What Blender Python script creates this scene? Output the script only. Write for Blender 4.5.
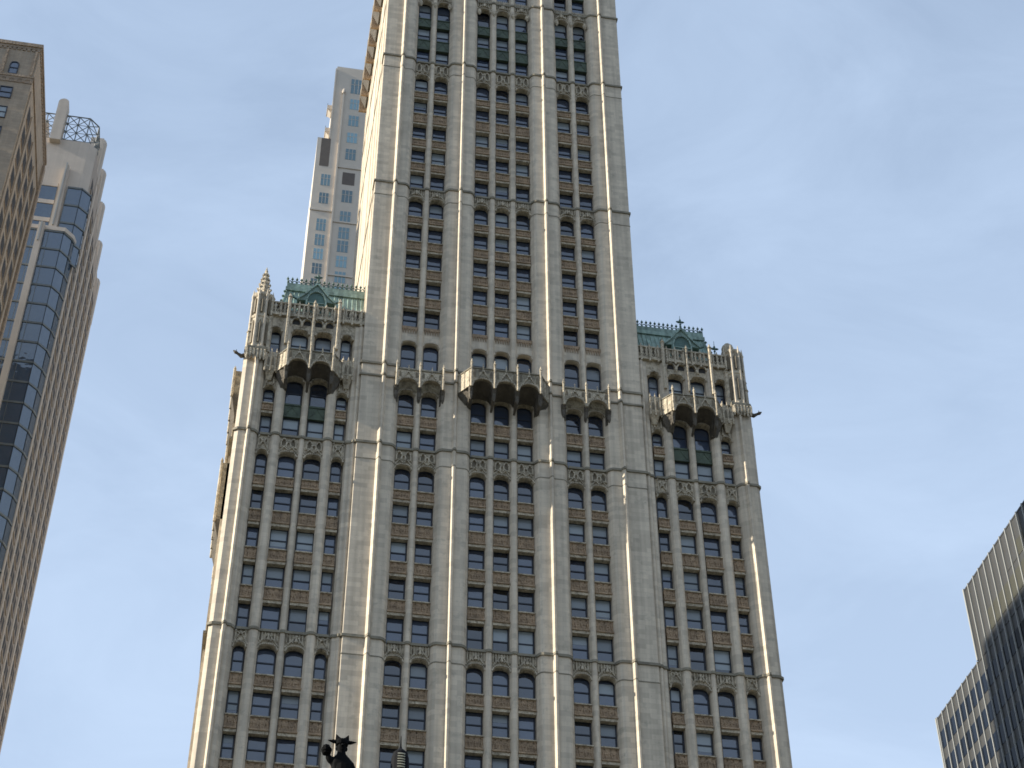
import bpy, math, random
from mathutils import Matrix, Vector

random.seed(7)
S = bpy.context.scene
COL = S.collection
for o in list(bpy.data.objects):
    bpy.data.objects.remove(o)

# ------------------------------------------------------------------ camera
cam_d = bpy.data.cameras.new("camera")
cam_d.sensor_width = 36.0
cam_d.lens = 61.333
cam_d.clip_start = 0.1
cam_d.clip_end = 20000
cam = bpy.data.objects.new("camera", cam_d)
COL.objects.link(cam)
Rv = Vector((0.98396792, -0.17833627, -0.00182088))
Uv = Vector((-0.11507886, -0.6426798, 0.75744275))
Fv = Vector((0.13624976, 0.74508982, 0.65289904))
# columns: right, up, backward (right/up columns of the solved rotation)
right = Vector((0.98368, 0.17992, 0)).normalized()
R_ = Rv.normalized()
M = Matrix.Identity(4)
F_ = (Fv).normalized()
R_ = (R_ - F_ * R_.dot(F_)).normalized()
U_ = R_.cross(F_).normalized()
for i in range(3):
    M[i][0] = R_[i]
    M[i][1] = U_[i]
    M[i][2] = -F_[i]
M.translation = Vector((-20.742, -117.748, 1.7))
cam.matrix_world = M
S.camera = cam

# ------------------------------------------------------------------ light
SUN_EL = math.radians(25.5)
SUN_FRONT = math.radians(2.2)        # sun stands a hair in front of the main facade's plane
to_sun = Vector((-math.cos(SUN_FRONT) * math.cos(SUN_EL), -math.sin(SUN_FRONT) * math.cos(SUN_EL), math.sin(SUN_EL)))
sun_d = bpy.data.lights.new("sun", 'SUN')
sun_d.energy = 4.8
sun_d.angle = math.radians(0.53)
sun_d.color = (1.0, 0.93, 0.80)
sun = bpy.data.objects.new("sun", sun_d)
COL.objects.link(sun)
sun.rotation_euler = (-to_sun).to_track_quat('-Z', 'Y').to_euler()

W = bpy.data.worlds.new("World")
S.world = W
W.use_nodes = True
nt = W.node_tree
nt.nodes.clear()
def N(t, ty, **kw):
    n = t.nodes.new(ty)
    for k, v in kw.items():
        setattr(n, k, v)
    return n
out = N(nt, 'ShaderNodeOutputWorld')
bg = N(nt, 'ShaderNodeBackground')
sky = N(nt, 'ShaderNodeTexSky', sky_type='NISHITA')
sky.sun_disc = False
sky.sun_elevation = SUN_EL
sky.sun_rotation = math.atan2(to_sun.x, to_sun.y)
sky.altitude = 20
sky.air_density = 1.0
sky.dust_density = 0.6
sky.ozone_density = 1.0
tc = N(nt, 'ShaderNodeTexCoord')
mp = N(nt, 'ShaderNodeMapping')
mp.inputs['Scale'].default_value = (1.6, 3.0, 3.4)
mp.inputs['Rotation'].default_value = (0.3, 0.5, 0.9)
n1 = N(nt, 'ShaderNodeTexNoise')
n1.inputs['Scale'].default_value = 3.6
n1.inputs['Detail'].default_value = 9
n1.inputs['Roughness'].default_value = 0.6
n1.inputs['Distortion'].default_value = 0.6
rp = N(nt, 'ShaderNodeMapRange')
rp.inputs[1].default_value = 0.36
rp.inputs[2].default_value = 0.76
rp.inputs[3].default_value = 0.62
rp.inputs[4].default_value = 0.84
mx = N(nt, 'ShaderNodeMix', data_type='RGBA')
mx.inputs['B'].default_value = (3.42, 4.32, 5.70, 1)
nt.links.new(tc.outputs['Generated'], mp.inputs['Vector'])
nt.links.new(mp.outputs[0], n1.inputs['Vector'])
nt.links.new(n1.outputs['Fac'], rp.inputs[0])
# thin cloud reads denser towards the horizon
sz = N(nt, 'ShaderNodeSeparateXYZ')
nt.links.new(tc.outputs['Generated'], sz.inputs[0])
hz = N(nt, 'ShaderNodeMapRange')
hz.inputs[1].default_value = 0.82
hz.inputs[2].default_value = 0.38
hz.inputs[3].default_value = -0.06
hz.inputs[4].default_value = 0.30
nt.links.new(sz.outputs[2], hz.inputs[0])
sm = N(nt, 'ShaderNodeMath', operation='ADD', use_clamp=True)
nt.links.new(rp.outputs[0], sm.inputs[0])
nt.links.new(hz.outputs[0], sm.inputs[1])
nt.links.new(sm.outputs[0], mx.inputs['Factor'])
nt.links.new(sky.outputs[0], mx.inputs['A'])
nt.links.new(mx.outputs['Result'], bg.inputs['Color'])
bg.inputs['Strength'].default_value = 0.10
nt.links.new(bg.outputs[0], out.inputs['Surface'])

S.view_settings.view_transform = 'Standard'
S.view_settings.look = 'None'
S.view_settings.gamma = 1
S.view_settings.use_curve_mapping = False
S.view_settings.exposure = 0.75
S.cycles.filter_width = 1.65          # the photograph is soft

# ------------------------------------------------------------------ materials
def mat(name, col, rough=0.8, var=0.12, scale=0.6, brick=None, streak=0.0, bump=0.0, metallic=0.0, ior=1.5, grime=None, bscale=3.0):
    m = bpy.data.materials.new(name)
    m.use_nodes = True
    t = m.node_tree
    b = t.nodes['Principled BSDF']
    b.inputs['Roughness'].default_value = rough
    b.inputs['Metallic'].default_value = metallic
    b.inputs['IOR'].default_value = ior
    co = N(t, 'ShaderNodeTexCoord')
    cur = None
    base = tuple(col) + (1,)
    if brick:
        bw, bh, dark, mort = brick
        sep = N(t, 'ShaderNodeSeparateXYZ')
        t.links.new(co.outputs['Object'], sep.inputs[0])
        ad = N(t, 'ShaderNodeMath', operation='ADD')
        t.links.new(sep.outputs[0], ad.inputs[0])
        t.links.new(sep.outputs[1], ad.inputs[1])
        cb = N(t, 'ShaderNodeCombineXYZ')
        t.links.new(ad.outputs[0], cb.inputs[0])
        t.links.new(sep.outputs[2], cb.inputs[1])
        br = N(t, 'ShaderNodeTexBrick')
        br.inputs['Scale'].default_value = 1.0
        br.inputs['Brick Width'].default_value = bw
        br.inputs['Row Height'].default_value = bh
        br.inputs['Mortar Size'].default_value = 0.018
        br.inputs['Mortar Smooth'].default_value = 0.4
        br.inputs['Bias'].default_value = -0.35
        br.inputs['Color1'].default_value = base
        br.inputs['Color2'].default_value = tuple(c * dark for c in col) + (1,)
        br.inputs['Mortar'].default_value = tuple(c * mort for c in col) + (1,)
        t.links.new(cb.outputs[0], br.inputs['Vector'])
        cur = br.outputs['Color']
    if cur is None:
        rgb = N(t, 'ShaderNodeRGB')
        rgb.outputs[0].default_value = base
        cur = rgb.outputs[0]
    def mul(cur, fac_socket):
        mm = N(t, 'ShaderNodeMix', data_type='RGBA', blend_type='MULTIPLY')
        mm.inputs['Factor'].default_value = 1
        t.links.new(cur, mm.inputs['A'])
        t.links.new(fac_socket, mm.inputs['B'])
        return mm.outputs['Result']
    if var:
        nz = N(t, 'ShaderNodeTexNoise')
        nz.inputs['Scale'].default_value = scale
        nz.inputs['Detail'].default_value = 5
        nz.inputs['Roughness'].default_value = 0.65
        t.links.new(co.outputs['Object'], nz.inputs['Vector'])
        mr = N(t, 'ShaderNodeMapRange')
        mr.inputs[1].default_value = 0.3
        mr.inputs[2].default_value = 0.7
        mr.inputs[3].default_value = 1 - var
        mr.inputs[4].default_value = 1 + var
        t.links.new(nz.outputs['Fac'], mr.inputs[0])
        cur = mul(cur, mr.outputs[0])
    if streak:
        mpp = N(t, 'ShaderNodeMapping')
        mpp.inputs['Scale'].default_value = (2.2, 2.2, 0.06)
        t.links.new(co.outputs['Object'], mpp.inputs['Vector'])
        nz = N(t, 'ShaderNodeTexNoise')
        nz.inputs['Scale'].default_value = 1.0
        nz.inputs['Detail'].default_value = 4
        t.links.new(mpp.outputs[0], nz.inputs['Vector'])
        mr = N(t, 'ShaderNodeMapRange')
        mr.inputs[1].default_value = 0.38
        mr.inputs[2].default_value = 0.68
        mr.inputs[3].default_value = 1.0
        mr.inputs[4].default_value = 1 - streak
        t.links.new(nz.outputs['Fac'], mr.inputs[0])
        cur = mul(cur, mr.outputs[0])
    if grime:
        gcol, lo, hi, gs = grime
        nz = N(t, 'ShaderNodeTexNoise')
        nz.inputs['Scale'].default_value = gs
        nz.inputs['Detail'].default_value = 4
        nz.inputs['Roughness'].default_value = 0.7
        t.links.new(co.outputs['Object'], nz.inputs['Vector'])
        mr = N(t, 'ShaderNodeMapRange')
        mr.inputs[1].default_value = lo
        mr.inputs[2].default_value = hi
        t.links.new(nz.outputs['Fac'], mr.inputs[0])
        mm = N(t, 'ShaderNodeMix', data_type='RGBA')
        mm.inputs['B'].default_value = tuple(gcol) + (1,)
        t.links.new(mr.outputs[0], mm.inputs['Factor'])
        t.links.new(cur, mm.inputs['A'])
        cur = mm.outputs['Result']
    t.links.new(cur, b.inputs['Base Color'])
    if bump:
        nz = N(t, 'ShaderNodeTexNoise')
        nz.inputs['Scale'].default_value = bscale
        nz.inputs['Detail'].default_value = 3
        t.links.new(co.outputs['Object'], nz.inputs['Vector'])
        bp = N(t, 'ShaderNodeBump')
        bp.inputs['Strength'].default_value = bump
        bp.inputs['Distance'].default_value = 0.15
        t.links.new(nz.outputs['Fac'], bp.inputs['Height'])
        t.links.new(bp.outputs[0], b.inputs['Normal'])
    return m

def glass(name, col, rough=0.06, ior=1.9, wav=0.05, rnd=0.5):
    m = bpy.data.materials.new(name)
    m.use_nodes = True
    t = m.node_tree
    b = t.nodes['Principled BSDF']
    b.inputs['Roughness'].default_value = rough
    b.inputs['IOR'].default_value = ior
    oi = N(t, 'ShaderNodeObjectInfo')
    mr = N(t, 'ShaderNodeMapRange')
    mr.inputs[3].default_value = 1 - rnd
    mr.inputs[4].default_value = 1 + rnd * 1.4
    t.links.new(oi.outputs['Random'], mr.inputs[0])
    mm = N(t, 'ShaderNodeMix', data_type='RGBA', blend_type='MULTIPLY')
    mm.inputs['Factor'].default_value = 1
    mm.inputs['A'].default_value = tuple(col) + (1,)
    t.links.new(mr.outputs[0], mm.inputs['B'])
    t.links.new(mm.outputs['Result'], b.inputs['Base Color'])
    if wav:
        ge = N(t, 'ShaderNodeNewGeometry')
        nz = N(t, 'ShaderNodeTexNoise')
        nz.inputs['Scale'].default_value = 0.9
        nz.inputs['Detail'].default_value = 1
        t.links.new(ge.outputs['Position'], nz.inputs['Vector'])
        bp = N(t, 'ShaderNodeBump')
        bp.inputs['Strength'].default_value = wav
        bp.inputs['Distance'].default_value = 0.3
        t.links.new(nz.outputs['Fac'], bp.inputs['Height'])
        t.links.new(bp.outputs[0], b.inputs['Normal'])
    return m

CREAM = (0.63, 0.535, 0.405)
MT = {
 'stone': mat('cream_terracotta', CREAM, 0.75, 0.10, 0.35, brick=(1.15, 0.46, 0.70, 0.84), streak=0.22, bump=0.05,
              grime=((0.27, 0.245, 0.19), 0.56, 0.86, 1.1)),
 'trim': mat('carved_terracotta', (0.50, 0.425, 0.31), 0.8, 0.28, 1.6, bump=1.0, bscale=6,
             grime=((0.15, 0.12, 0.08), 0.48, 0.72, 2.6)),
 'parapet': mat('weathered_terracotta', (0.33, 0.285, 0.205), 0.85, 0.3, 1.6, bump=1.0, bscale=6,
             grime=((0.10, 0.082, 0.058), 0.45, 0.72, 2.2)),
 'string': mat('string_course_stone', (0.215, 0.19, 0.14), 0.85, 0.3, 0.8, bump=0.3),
 'niche': mat('glazed_niche_brown', (0.15, 0.12, 0.075), 0.7, 0.4, 1.6),
 'spandrel': mat('spandrel_terracotta', (0.345, 0.238, 0.145), 0.75, 0.34, 1.1, bump=1.0, bscale=6,
                 grime=((0.12, 0.085, 0.05), 0.5, 0.8, 3.2)),
 'green': mat('green_spandrel', (0.055, 0.075, 0.045), 0.6, 0.5, 1.3, bump=0.6),
 'soot_shade': mat('soot_and_shade_stone', (0.095, 0.08, 0.06), 0.85, 0.35, 1.2, bump=0.8, bscale=4,  # soot tone with the shade of undersides worked into the colour
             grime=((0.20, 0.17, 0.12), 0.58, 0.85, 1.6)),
 'frame': mat('dark_sash_paint', (0.018, 0.022, 0.032), 0.5, 0.1),
 'glass': glass('window_glass', (0.028, 0.038, 0.060), 0.05, 2.0, 0.14, 0.8),
 'blind': glass('window_blind', (0.20, 0.225, 0.235), 0.25, 1.7, 0.0, 0.35),
 'copper': mat('verdigris_copper', (0.265, 0.365, 0.31), 0.65, 0.28, 0.9, streak=0.42, bump=0.2,
               grime=((0.10, 0.14, 0.115), 0.5, 0.75, 1.6)),
 'copper_dark': mat('dark_verdigris', (0.065, 0.12, 0.10), 0.6, 0.3, 1.5, bump=0.3),
 'brownstone': mat('brown_brick', (0.34, 0.275, 0.205), 0.85, 0.15, 0.4, brick=(0.9, 0.42, 0.82, 0.75), streak=0.15, bump=0.2),
 'browntrim': mat('brown_trim', (0.26, 0.20, 0.145), 0.85, 0.3, 1.1, bump=0.8, bscale=4),
 'concrete': mat('pale_concrete', (0.52, 0.45, 0.375), 0.85, 0.08, 0.3, brick=(3.2, 3.3, 0.94, 0.85), streak=0.08),
 'concrete_dark': mat('grey_precast', (0.35, 0.295, 0.245), 0.85, 0.12, 0.5, streak=0.1),
 'blueglass': glass('blue_curtain_glass', (0.035, 0.062, 0.10), 0.05, 2.1, 0.22, 0.25),
 'recess_shade': mat('painted_recess_shade', (0.035, 0.032, 0.030), 0.9, 0.2, 1.0),  # flat matte dark stands in for the shade of recesses
 'darkglass': glass('dark_glass', (0.02, 0.022, 0.026), 0.12, 1.55, 0.0, 0.4),
 'steel': mat('grey_steel', (0.13, 0.14, 0.135), 0.5, 0.15, 1.0),
 'limestone': mat('beige_limestone', (0.58, 0.505, 0.415), 0.8, 0.06, 0.3, brick=(1.4, 1.0, 0.95, 0.93)),
 'farglass': glass('teal_glass', (0.13, 0.22, 0.25), 0.08, 1.8, 0.0, 0.55),
 'louvrebrown': mat('louvre_brown', (0.13, 0.105, 0.085), 0.8, 0.1),  # the louvres' own brown
 'whitemetal': mat('white_mullion', (0.32, 0.32, 0.30), 0.45, 0.06),
 'greypanel': mat('grey_metal_panel', (0.048, 0.048, 0.047), 0.5, 0.06, 0.4, streak=0.08),
 'olivepanel': mat('olive_louvre', (0.042, 0.041, 0.027), 0.6, 0.15),
 'navyglass': glass('navy_glass', (0.006, 0.009, 0.016), 0.1, 1.2, 0.0, 0.5),
 'bronze': mat('dark_bronze', (0.004, 0.004, 0.004), 0.9, 0.3, 6.0, ior=1.2),
 'iron': mat('black_iron', (0.004, 0.004, 0.005), 0.8, 0.2, 6.0, ior=1.25),
 'lampglass': mat('lamp_lens', (0.45, 0.43, 0.33), 0.3, 0.1),
 'ground': mat('park_ground', (0.075, 0.078, 0.06), 0.9, 0.2, 0.2),
 'asphalt': mat('asphalt', (0.05, 0.05, 0.052), 0.9, 0.2, 0.6),
 'pave': mat('concrete_pavement', (0.30, 0.29, 0.27), 0.9, 0.12, 0.4),
 'kerb': mat('granite_kerb', (0.32, 0.32, 0.31), 0.85, 0.15, 2),
 'line': mat('road_paint', (0.75, 0.75, 0.72), 0.7, 0.1, 2),
 'granite': mat('grey_granite', (0.28, 0.275, 0.27), 0.7, 0.2, 4),
}

# ------------------------------------------------------------------ mesh builder
class MB:
    def __init__(s):
        s.v, s.f, s.m, s.ml = [], [], [], []
    def mi(s, m):
        if m not in s.ml:
            s.ml.append(m)
        return s.ml.index(m)
    def poly(s, pts, m):
        b = len(s.v)
        s.v += [tuple(p) for p in pts]
        s.f.append(tuple(range(b, b + len(pts))))
        s.m.append(s.mi(m))
    def box(s, x0, x1, y0, y1, z0, z1, m):
        b = len(s.v)
        s.v += [(x0,y0,z0),(x1,y0,z0),(x1,y1,z0),(x0,y1,z0),(x0,y0,z1),(x1,y0,z1),(x1,y1,z1),(x0,y1,z1)]
        k = s.mi(m)
        for q in ((3,2,1,0),(4,5,6,7),(0,1,5,4),(1,2,6,5),(2,3,7,6),(3,0,4,7)):
            s.f.append(tuple(b + i for i in q)); s.m.append(k)
        return s
    def prism(s, poly, z0, z1, m, top=None):
        """poly: (x,y) list counter-clockwise seen from above; top: optional other polygon at z1"""
        n = len(poly); t = top or poly; b = len(s.v); k = s.mi(m)
        s.v += [(p[0], p[1], z0) for p in poly] + [(p[0], p[1], z1) for p in t]
        for i in range(n):
            j = (i + 1) % n
            s.f.append((b+i, b+j, b+n+j, b+n+i)); s.m.append(k)
        s.f.append(tuple(b+i for i in reversed(range(n)))); s.m.append(k)
        s.f.append(tuple(b+n+i for i in range(n))); s.m.append(k)
        return s
    def slab(s, poly, y0, y1, m):
        """poly: (x,z) list counter-clockwise seen from -y; extruded from y0 (front) to y1"""
        n = len(poly); b = len(s.v); k = s.mi(m)
        s.v += [(p[0], y0, p[1]) for p in poly] + [(p[0], y1, p[1]) for p in poly]
        s.f.append(tuple(b+i for i in range(n))); s.m.append(k)
        s.f.append(tuple(b+n+i for i in reversed(range(n)))); s.m.append(k)
        for i in range(n):
            j = (i + 1) % n
            s.f.append((b+j, b+i, b+n+i, b+n+j)); s.m.append(k)
        return s
    def ribbon(s, pts, w, y0, y1, m):
        """pts: (x,z) line drawn as a raised moulding of width w between y0 and y1"""
        for (a, b2) in zip(pts[:-1], pts[1:]):
            dx, dz = b2[0]-a[0], b2[1]-a[1]
            L = math.hypot(dx, dz) or 1e-6
            nx, nz = -dz/L*w/2, dx/L*w/2
            ex, ez = dx/L*w*0.2, dz/L*w*0.2
            s.slab([(a[0]-ex-nx, a[1]-ez-nz), (b2[0]+ex-nx, b2[1]+ez-nz), (b2[0]+ex+nx, b2[1]+ez+nz), (a[0]-ex+nx, a[1]-ez+nz)], y0, y1, m)
        return s
    def lathe(s, cx, cy, prof, m, n=8, rot=0.0):
        """prof: list of (r, z) from bottom to top"""
        b = len(s.v); k = s.mi(m)
        for (r, z) in prof:
            for i in range(n):
                a = rot + 2*math.pi*i/n
                s.v.append((cx + r*math.cos(a), cy + r*math.sin(a), z))
        for j in range(len(prof)-1):
            for i in range(n):
                i2 = (i+1) % n
                s.f.append((b+j*n+i, b+j*n+i2, b+(j+1)*n+i2, b+(j+1)*n+i)); s.m.append(k)
        s.f.append(tuple(b+i for i in reversed(range(n)))); s.m.append(k)
        s.f.append(tuple(b+(len(prof)-1)*n+i for i in range(n))); s.m.append(k)
        return s
    def tube(s, pts, rad, m, n=6):
        b = len(s.v); k = s.mi(m)
        P = [Vector(p) for p in pts]
        R = rad if isinstance(rad, (list, tuple)) else [rad]*len(P)
        for i, p in enumerate(P):
            d = (P[min(i+1, len(P)-1)] - P[max(i-1, 0)]).normalized()
            u = d.cross(Vector((0,0,1)))
            if u.length < 1e-3: u = d.cross(Vector((0,1,0)))
            u.normalize(); w = u.cross(d)
            for q in range(n):
                a = 2*math.pi*q/n
                s.v.append(tuple(p + u*R[i]*math.cos(a) + w*R[i]*math.sin(a)))
        for i in range(len(P)-1):
            for q in range(n):
                q2 = (q+1) % n
                s.f.append((b+i*n+q, b+i*n+q2, b+(i+1)*n+q2, b+(i+1)*n+q)); s.m.append(k)
        s.f.append(tuple(b+i for i in reversed(range(n)))); s.m.append(k)
        s.f.append(tuple(b+(len(P)-1)*n+i for i in range(n))); s.m.append(k)
        return s
    def mesh(s, name):
        me = bpy.data.meshes.new(name)
        me.from_pydata(s.v, [], s.f)
        for m in s.ml:
            me.materials.append(MT[m])
        me.polygons.foreach_set('material_index', s.m)
        me.update()
        return me
    def build(s, name, parent=None, label=None, kind=None):
        return put(name, s.mesh(name), parent, (0,0,0), label, kind)

def world_loc(o):
    v = Vector((0,0,0))
    while o:
        v += o.location; o = o.parent
    return v
def put(name, me, parent=None, loc=(0,0,0), label=None, kind=None):
    """link mesh as an object whose origin sits at world position loc (mesh in that frame)"""
    o = bpy.data.objects.new(name, me)
    COL.objects.link(o)
    if parent:
        o.parent = parent
        o.location = Vector(loc) - world_loc(parent)
    else:
        o.location = loc
    if label: o['label'] = label
    if kind: o['kind'] = kind
    return o
def thing(name, loc, label, cat, group=None):
    o = bpy.data.objects.new(name, None)
    COL.objects.link(o)
    o.location = loc
    o.empty_display_size = 1
    o['label'] = label; o['category'] = cat
    if group: o['group'] = group
    return o

def arch(w, zs, rise, n=10, p=2.3, xc=0.0):
    """points of a flattened pointed arch from left springing to right springing"""
    pts = []
    for i in range(n+1):
        t = -1 + 2*i/n
        pts.append((xc + t*w/2, zs + rise*(1-abs(t)**p)**(1/p)*(1-0.06*abs(t)) if abs(t) < 1 else zs))
    return pts

# ------------------------------------------------------------------ windows
def window_mesh(w, h, arched=0.0, blind=0.0):
    """returns (pane mesh, frame mesh, blind mesh or None); origin bottom centre, pane at y=0"""
    def outline(w, h, inset=0.0):
        hw = w/2 - inset
        if not arched:
            return [(-hw, inset), (hw, inset), (hw, h-inset), (-hw, h-inset)]
        a = arch(2*hw, h-arched, arched-inset, 10)
        return [(-hw, inset), (hw, inset)] + [p for p in reversed(a)]
    pane = MB(); pane.poly([(x, 0, z) for x, z in outline(w, h, 0.03)], 'glass')
    fr = MB()
    o, i = outline(w, h, 0), outline(w, h, 0.105)
    n = len(o)
    for k in range(n):
        k2 = (k+1) % n
        fr.poly([(o[k][0], -0.09, o[k][1]), (o[k2][0], -0.09, o[k2][1]), (i[k2][0], -0.09, i[k2][1]), (i[k][0], -0.09, i[k][1])], 'frame')
        fr.poly([(i[k][0], -0.09, i[k][1]), (i[k2][0], -0.09, i[k2][1]), (i[k2][0], -0.004, i[k2][1]), (i[k][0], -0.004, i[k][1])], 'frame')
        fr.poly([(o[k][0], -0.09, o[k][1]), (o[k][0], -0.004, o[k][1]), (o[k2][0], -0.004, o[k2][1]), (o[k2][0], -0.09, o[k2][1])], 'frame')
    zm = h*0.5
    fr.box(-w/2+0.1, w/2-0.1, -0.07, -0.006, zm-0.055, zm+0.055, 'frame')
    bl = None
    if blind:
        bl = MB()
        z0 = h - 0.11 - blind*(h-0.2)
        z1 = h-0.11 if not arched else h-arched*0.75
        bl.poly([(-w/2+0.1, -0.012, z0), (w/2-0.1, -0.012, z0), (w/2-0.1, -0.012, z1), (-w/2+0.1, -0.012, z1)], 'blind')
    return pane, fr, bl

_wc = {}
def wkit(w, h, arched, blind):
    key = (round(w,3), round(h,3), round(arched,3), blind)
    if key not in _wc:
        p, f, b = window_mesh(w, h, arched, blind)
        _wc[key] = (p.mesh('window'), f.mesh('sash_frame'), b.mesh('window_blind') if b else None, p, f, b)
    return _wc[key]

class WindowSet:
    """collects windows of one thing; the biggest 100 of a kind become parts, the rest one part"""
    def __init__(s, parent): s.parent, s.items = parent, {}
    def add(s, kind, x, y, z, w, h, arched=0.0, blind=0.0):
        s.items.setdefault(kind, []).append((x, y, z, w, h, arched, blind))
    def build(s, cap=100):
        for kind, L in s.items.items():
            L.sort(key=lambda q: (q[2] < 58, q[2]))
            for q in L[:cap]:
                x, y, z, w, h, a, b = q
                pm, fm, bm, *_ = wkit(w, h, a, b)
                o = put(kind, pm, s.parent, (x, y, z))
                put('sash_frame', fm, o, (x, y, z))
                if bm: put('window_blind', bm, o, (x, y, z))
            rest = L[cap:]
            if rest:
                mb = MB()
                for (x, y, z, w, h, a, b) in rest:
                    for src in wkit(w, h, a, b)[3:]:
                        if src is None: continue
                        bb = len(mb.v)
                        mb.v += [(vx+x, vy+y, vz+z) for vx, vy, vz in src.v]
                        mb.f += [tuple(bb+i for i in f) for f in src.f]
                        mb.m += [mb.mi(src.ml[k]) for k in src.m]
                mb.build(kind, s.parent, kind='stuff')

rb = random.Random(3)
def rblind(p=0.36):
    return rb.choice([0.3, 0.5, 0.5, 0.5, 0.75, 0.97]) if rb.random() < p else 0.0

# ================================================================== GOTHIC SKYSCRAPER
GS = thing('gothic_skyscraper', (0, 19, 0), 'tall cream Gothic skyscraper with ribbed piers, carved balconies and green copper corner roofs', 'skyscraper')
S6, S5, S4, S3, S2, S1, S0 = 57.2, 76.88, 96.58, 105.73, 129.65, 149.34, 161.2
TOPZ = 181.0
YG = 1.32      # plane of the glass
YB = 1.50      # front of the solid body behind it
SLO = 0.65

b = MB(); b.box(-12.88, 12.88, YB, 26, 0, TOPZ, 'stone'); b.build('tower_wall', GS)
b = MB(); b.box(-12.88, 12.88, 26.005, 42, 0, 131.0, 'stone'); b.build('rear_shadow_mass', GS)  # added rear mass, height chosen for its shadow on the ribbed block
b = MB(); b.box(-23.3, -12.885, YB, 60, 0, 110.2, 'stone'); b.build('wing_wall', GS)
b = MB(); b.box(12.885, 23.3, YB, 60, 0, 110.2, 'stone'); b.build('wing_wall', GS)

def pier_profile(xl, xr, xc, off=0.0, yf=0.15):
    o = off
    return [(xl-o*0.4, YB-0.01), (xl-o*0.4, 0.78-o), (xl+0.12-o*0.5, 0.52-o), (xl+0.30-o*0.3, yf+0.10-o), (xl+0.50, yf-o),
            (xc-0.22, yf-o), (xc-0.08, yf-0.34-o), (xc+0.08, yf-0.34-o), (xc+0.22, yf-o),
            (xr-0.50, yf-o), (xr-0.30+o*0.3, yf+0.10-o), (xr-0.12+o*0.5, 0.52-o), (xr+o*0.4, 0.78-o), (xr+o*0.4, YB-0.01)]
def corner_profile(sgn, off=0.0, yf=0.17):
    o = off
    p = [(-12.88-o, YB-0.01), (-12.88-o, yf+0.04-o), (-12.82-o, yf-o), (-11.10, yf-o), (-10.92, yf-0.38-o), (-10.78, yf-0.38-o), (-10.60, yf-o),
         (-9.87, yf-o), (-9.67+o*0.3, yf+0.10-o), (-9.49+o*0.5, 0.52-o), (-9.37+o*0.4, 0.78-o), (-9.37+o*0.4, YB-0.01)]
    if sgn > 0: p = [(-x, y) for x, y in reversed(p)]
    return p
def wingcorner_profile(sgn, off=0.0, yf=0.25):
    o = off
    p = [(-23.34-o, YB-0.01), (-23.34-o, yf+0.26-o), (-23.02-o*0.7, yf-o), (-22.36, yf-o), (-22.22, yf-0.34-o), (-22.06, yf-0.34-o), (-21.92, yf-o),
         (-21.65, yf+0.03-o), (-21.42+o*0.4, yf+0.3-o), (-21.28+o*0.4, 0.85-o), (-21.28+o*0.4, YB-0.01)]
    if sgn > 0: p = [(-x, y) for x, y in reversed(p)]
    return p
def wingshaft_profile(sgn, off=0.0):
    o = off
    p = [(-13.78-o*0.4, YB-0.01), (-13.78-o*0.4, 0.82-o), (-13.62-o*0.4, 0.52-o), (-13.36, 0.50-o), (-13.20, 0.30-o), (-13.10, 0.30-o), (-12.90, 0.42-o), (-12.885, YB-0.01)]
    if sgn > 0: p = [(-x, y) for x, y in reversed(p)]
    return p
def mull_profile(xc, w, yf, off=0.0):
    h = w/2; o = off
    return [(xc-h-o*0.4, YB-0.01), (xc-h-o*0.4, yf+0.36-o), (xc-h*0.62, yf+0.08-o), (xc-h*0.3, yf-o), (xc+h*0.3, yf-o), (xc+h*0.62, yf+0.08-o), (xc+h+o*0.4, yf+0.36-o), (xc+h+o*0.4, YB-0.01)]

profs = [(corner_profile, (-1,), 'pier', TOPZ), (corner_profile, (1,), 'pier', TOPZ),
         (pier_profile, (-5.87, -2.84, -4.33), 'pier', TOPZ), (pier_profile, (2.84, 5.87, 4.33), 'pier', TOPZ),
         (wingcorner_profile, (-1,), 'pier', 106.0), (wingcorner_profile, (1,), 'pier', 106.0),
         (wingshaft_profile, (-1,), 'pier', 110.0), (wingshaft_profile, (1,), 'pier', 110.0)]
TM = [(-7.63, .62), (-1.05, .68), (1.05, .68), (7.63, .62)]
for x, w in TM: profs.append((mull_profile, (x, w, .45), 'mullion', TOPZ))
for s_ in (-1, 1):
    for x, w, yf in ((15.3, .86, .36), (17.53, .58, .5), (19.8, .9, .36)):
        profs.append((mull_profile, (s_*x, w, yf), 'mullion', 110.0))
for fn, a, nm, zt in profs:
    b = MB(); b.prism(fn(*a), 0, zt, 'stone'); b.build(nm, GS)

# string courses, one ring of mouldings for each level
BAYS_T = [(-9.37, -5.87), (-2.84, 2.84), (5.87, 9.37)]
BAYS_W = [(-21.28, -13.78), (13.78, 21.28)]
def string_course(z, tower=True, wings=True, h=0.24, bays=True):
    b = MB()
    for fn, a, nm, zt in profs:
        isw = abs(a[0]) > 13 or fn in (wingcorner_profile, wingshaft_profile)
        if (isw and not wings) or (not isw and not tower): continue
        if nm == 'mullion' and not bays: continue
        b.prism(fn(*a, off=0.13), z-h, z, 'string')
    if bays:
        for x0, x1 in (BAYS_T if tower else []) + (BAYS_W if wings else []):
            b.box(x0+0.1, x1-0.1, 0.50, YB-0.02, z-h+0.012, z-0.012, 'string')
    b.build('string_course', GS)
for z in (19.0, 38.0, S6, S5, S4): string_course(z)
for z in (S2, S1, S0): string_course(z, wings=False)
for z, h in ((S3, .24), (104.25, .18)):
    for fn, a, nm, zt in profs[:4]:
        b = MB(); b.prism(fn(*a, off=0.13), z-h, z, 'string'); b.build('string_course', GS)

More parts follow.
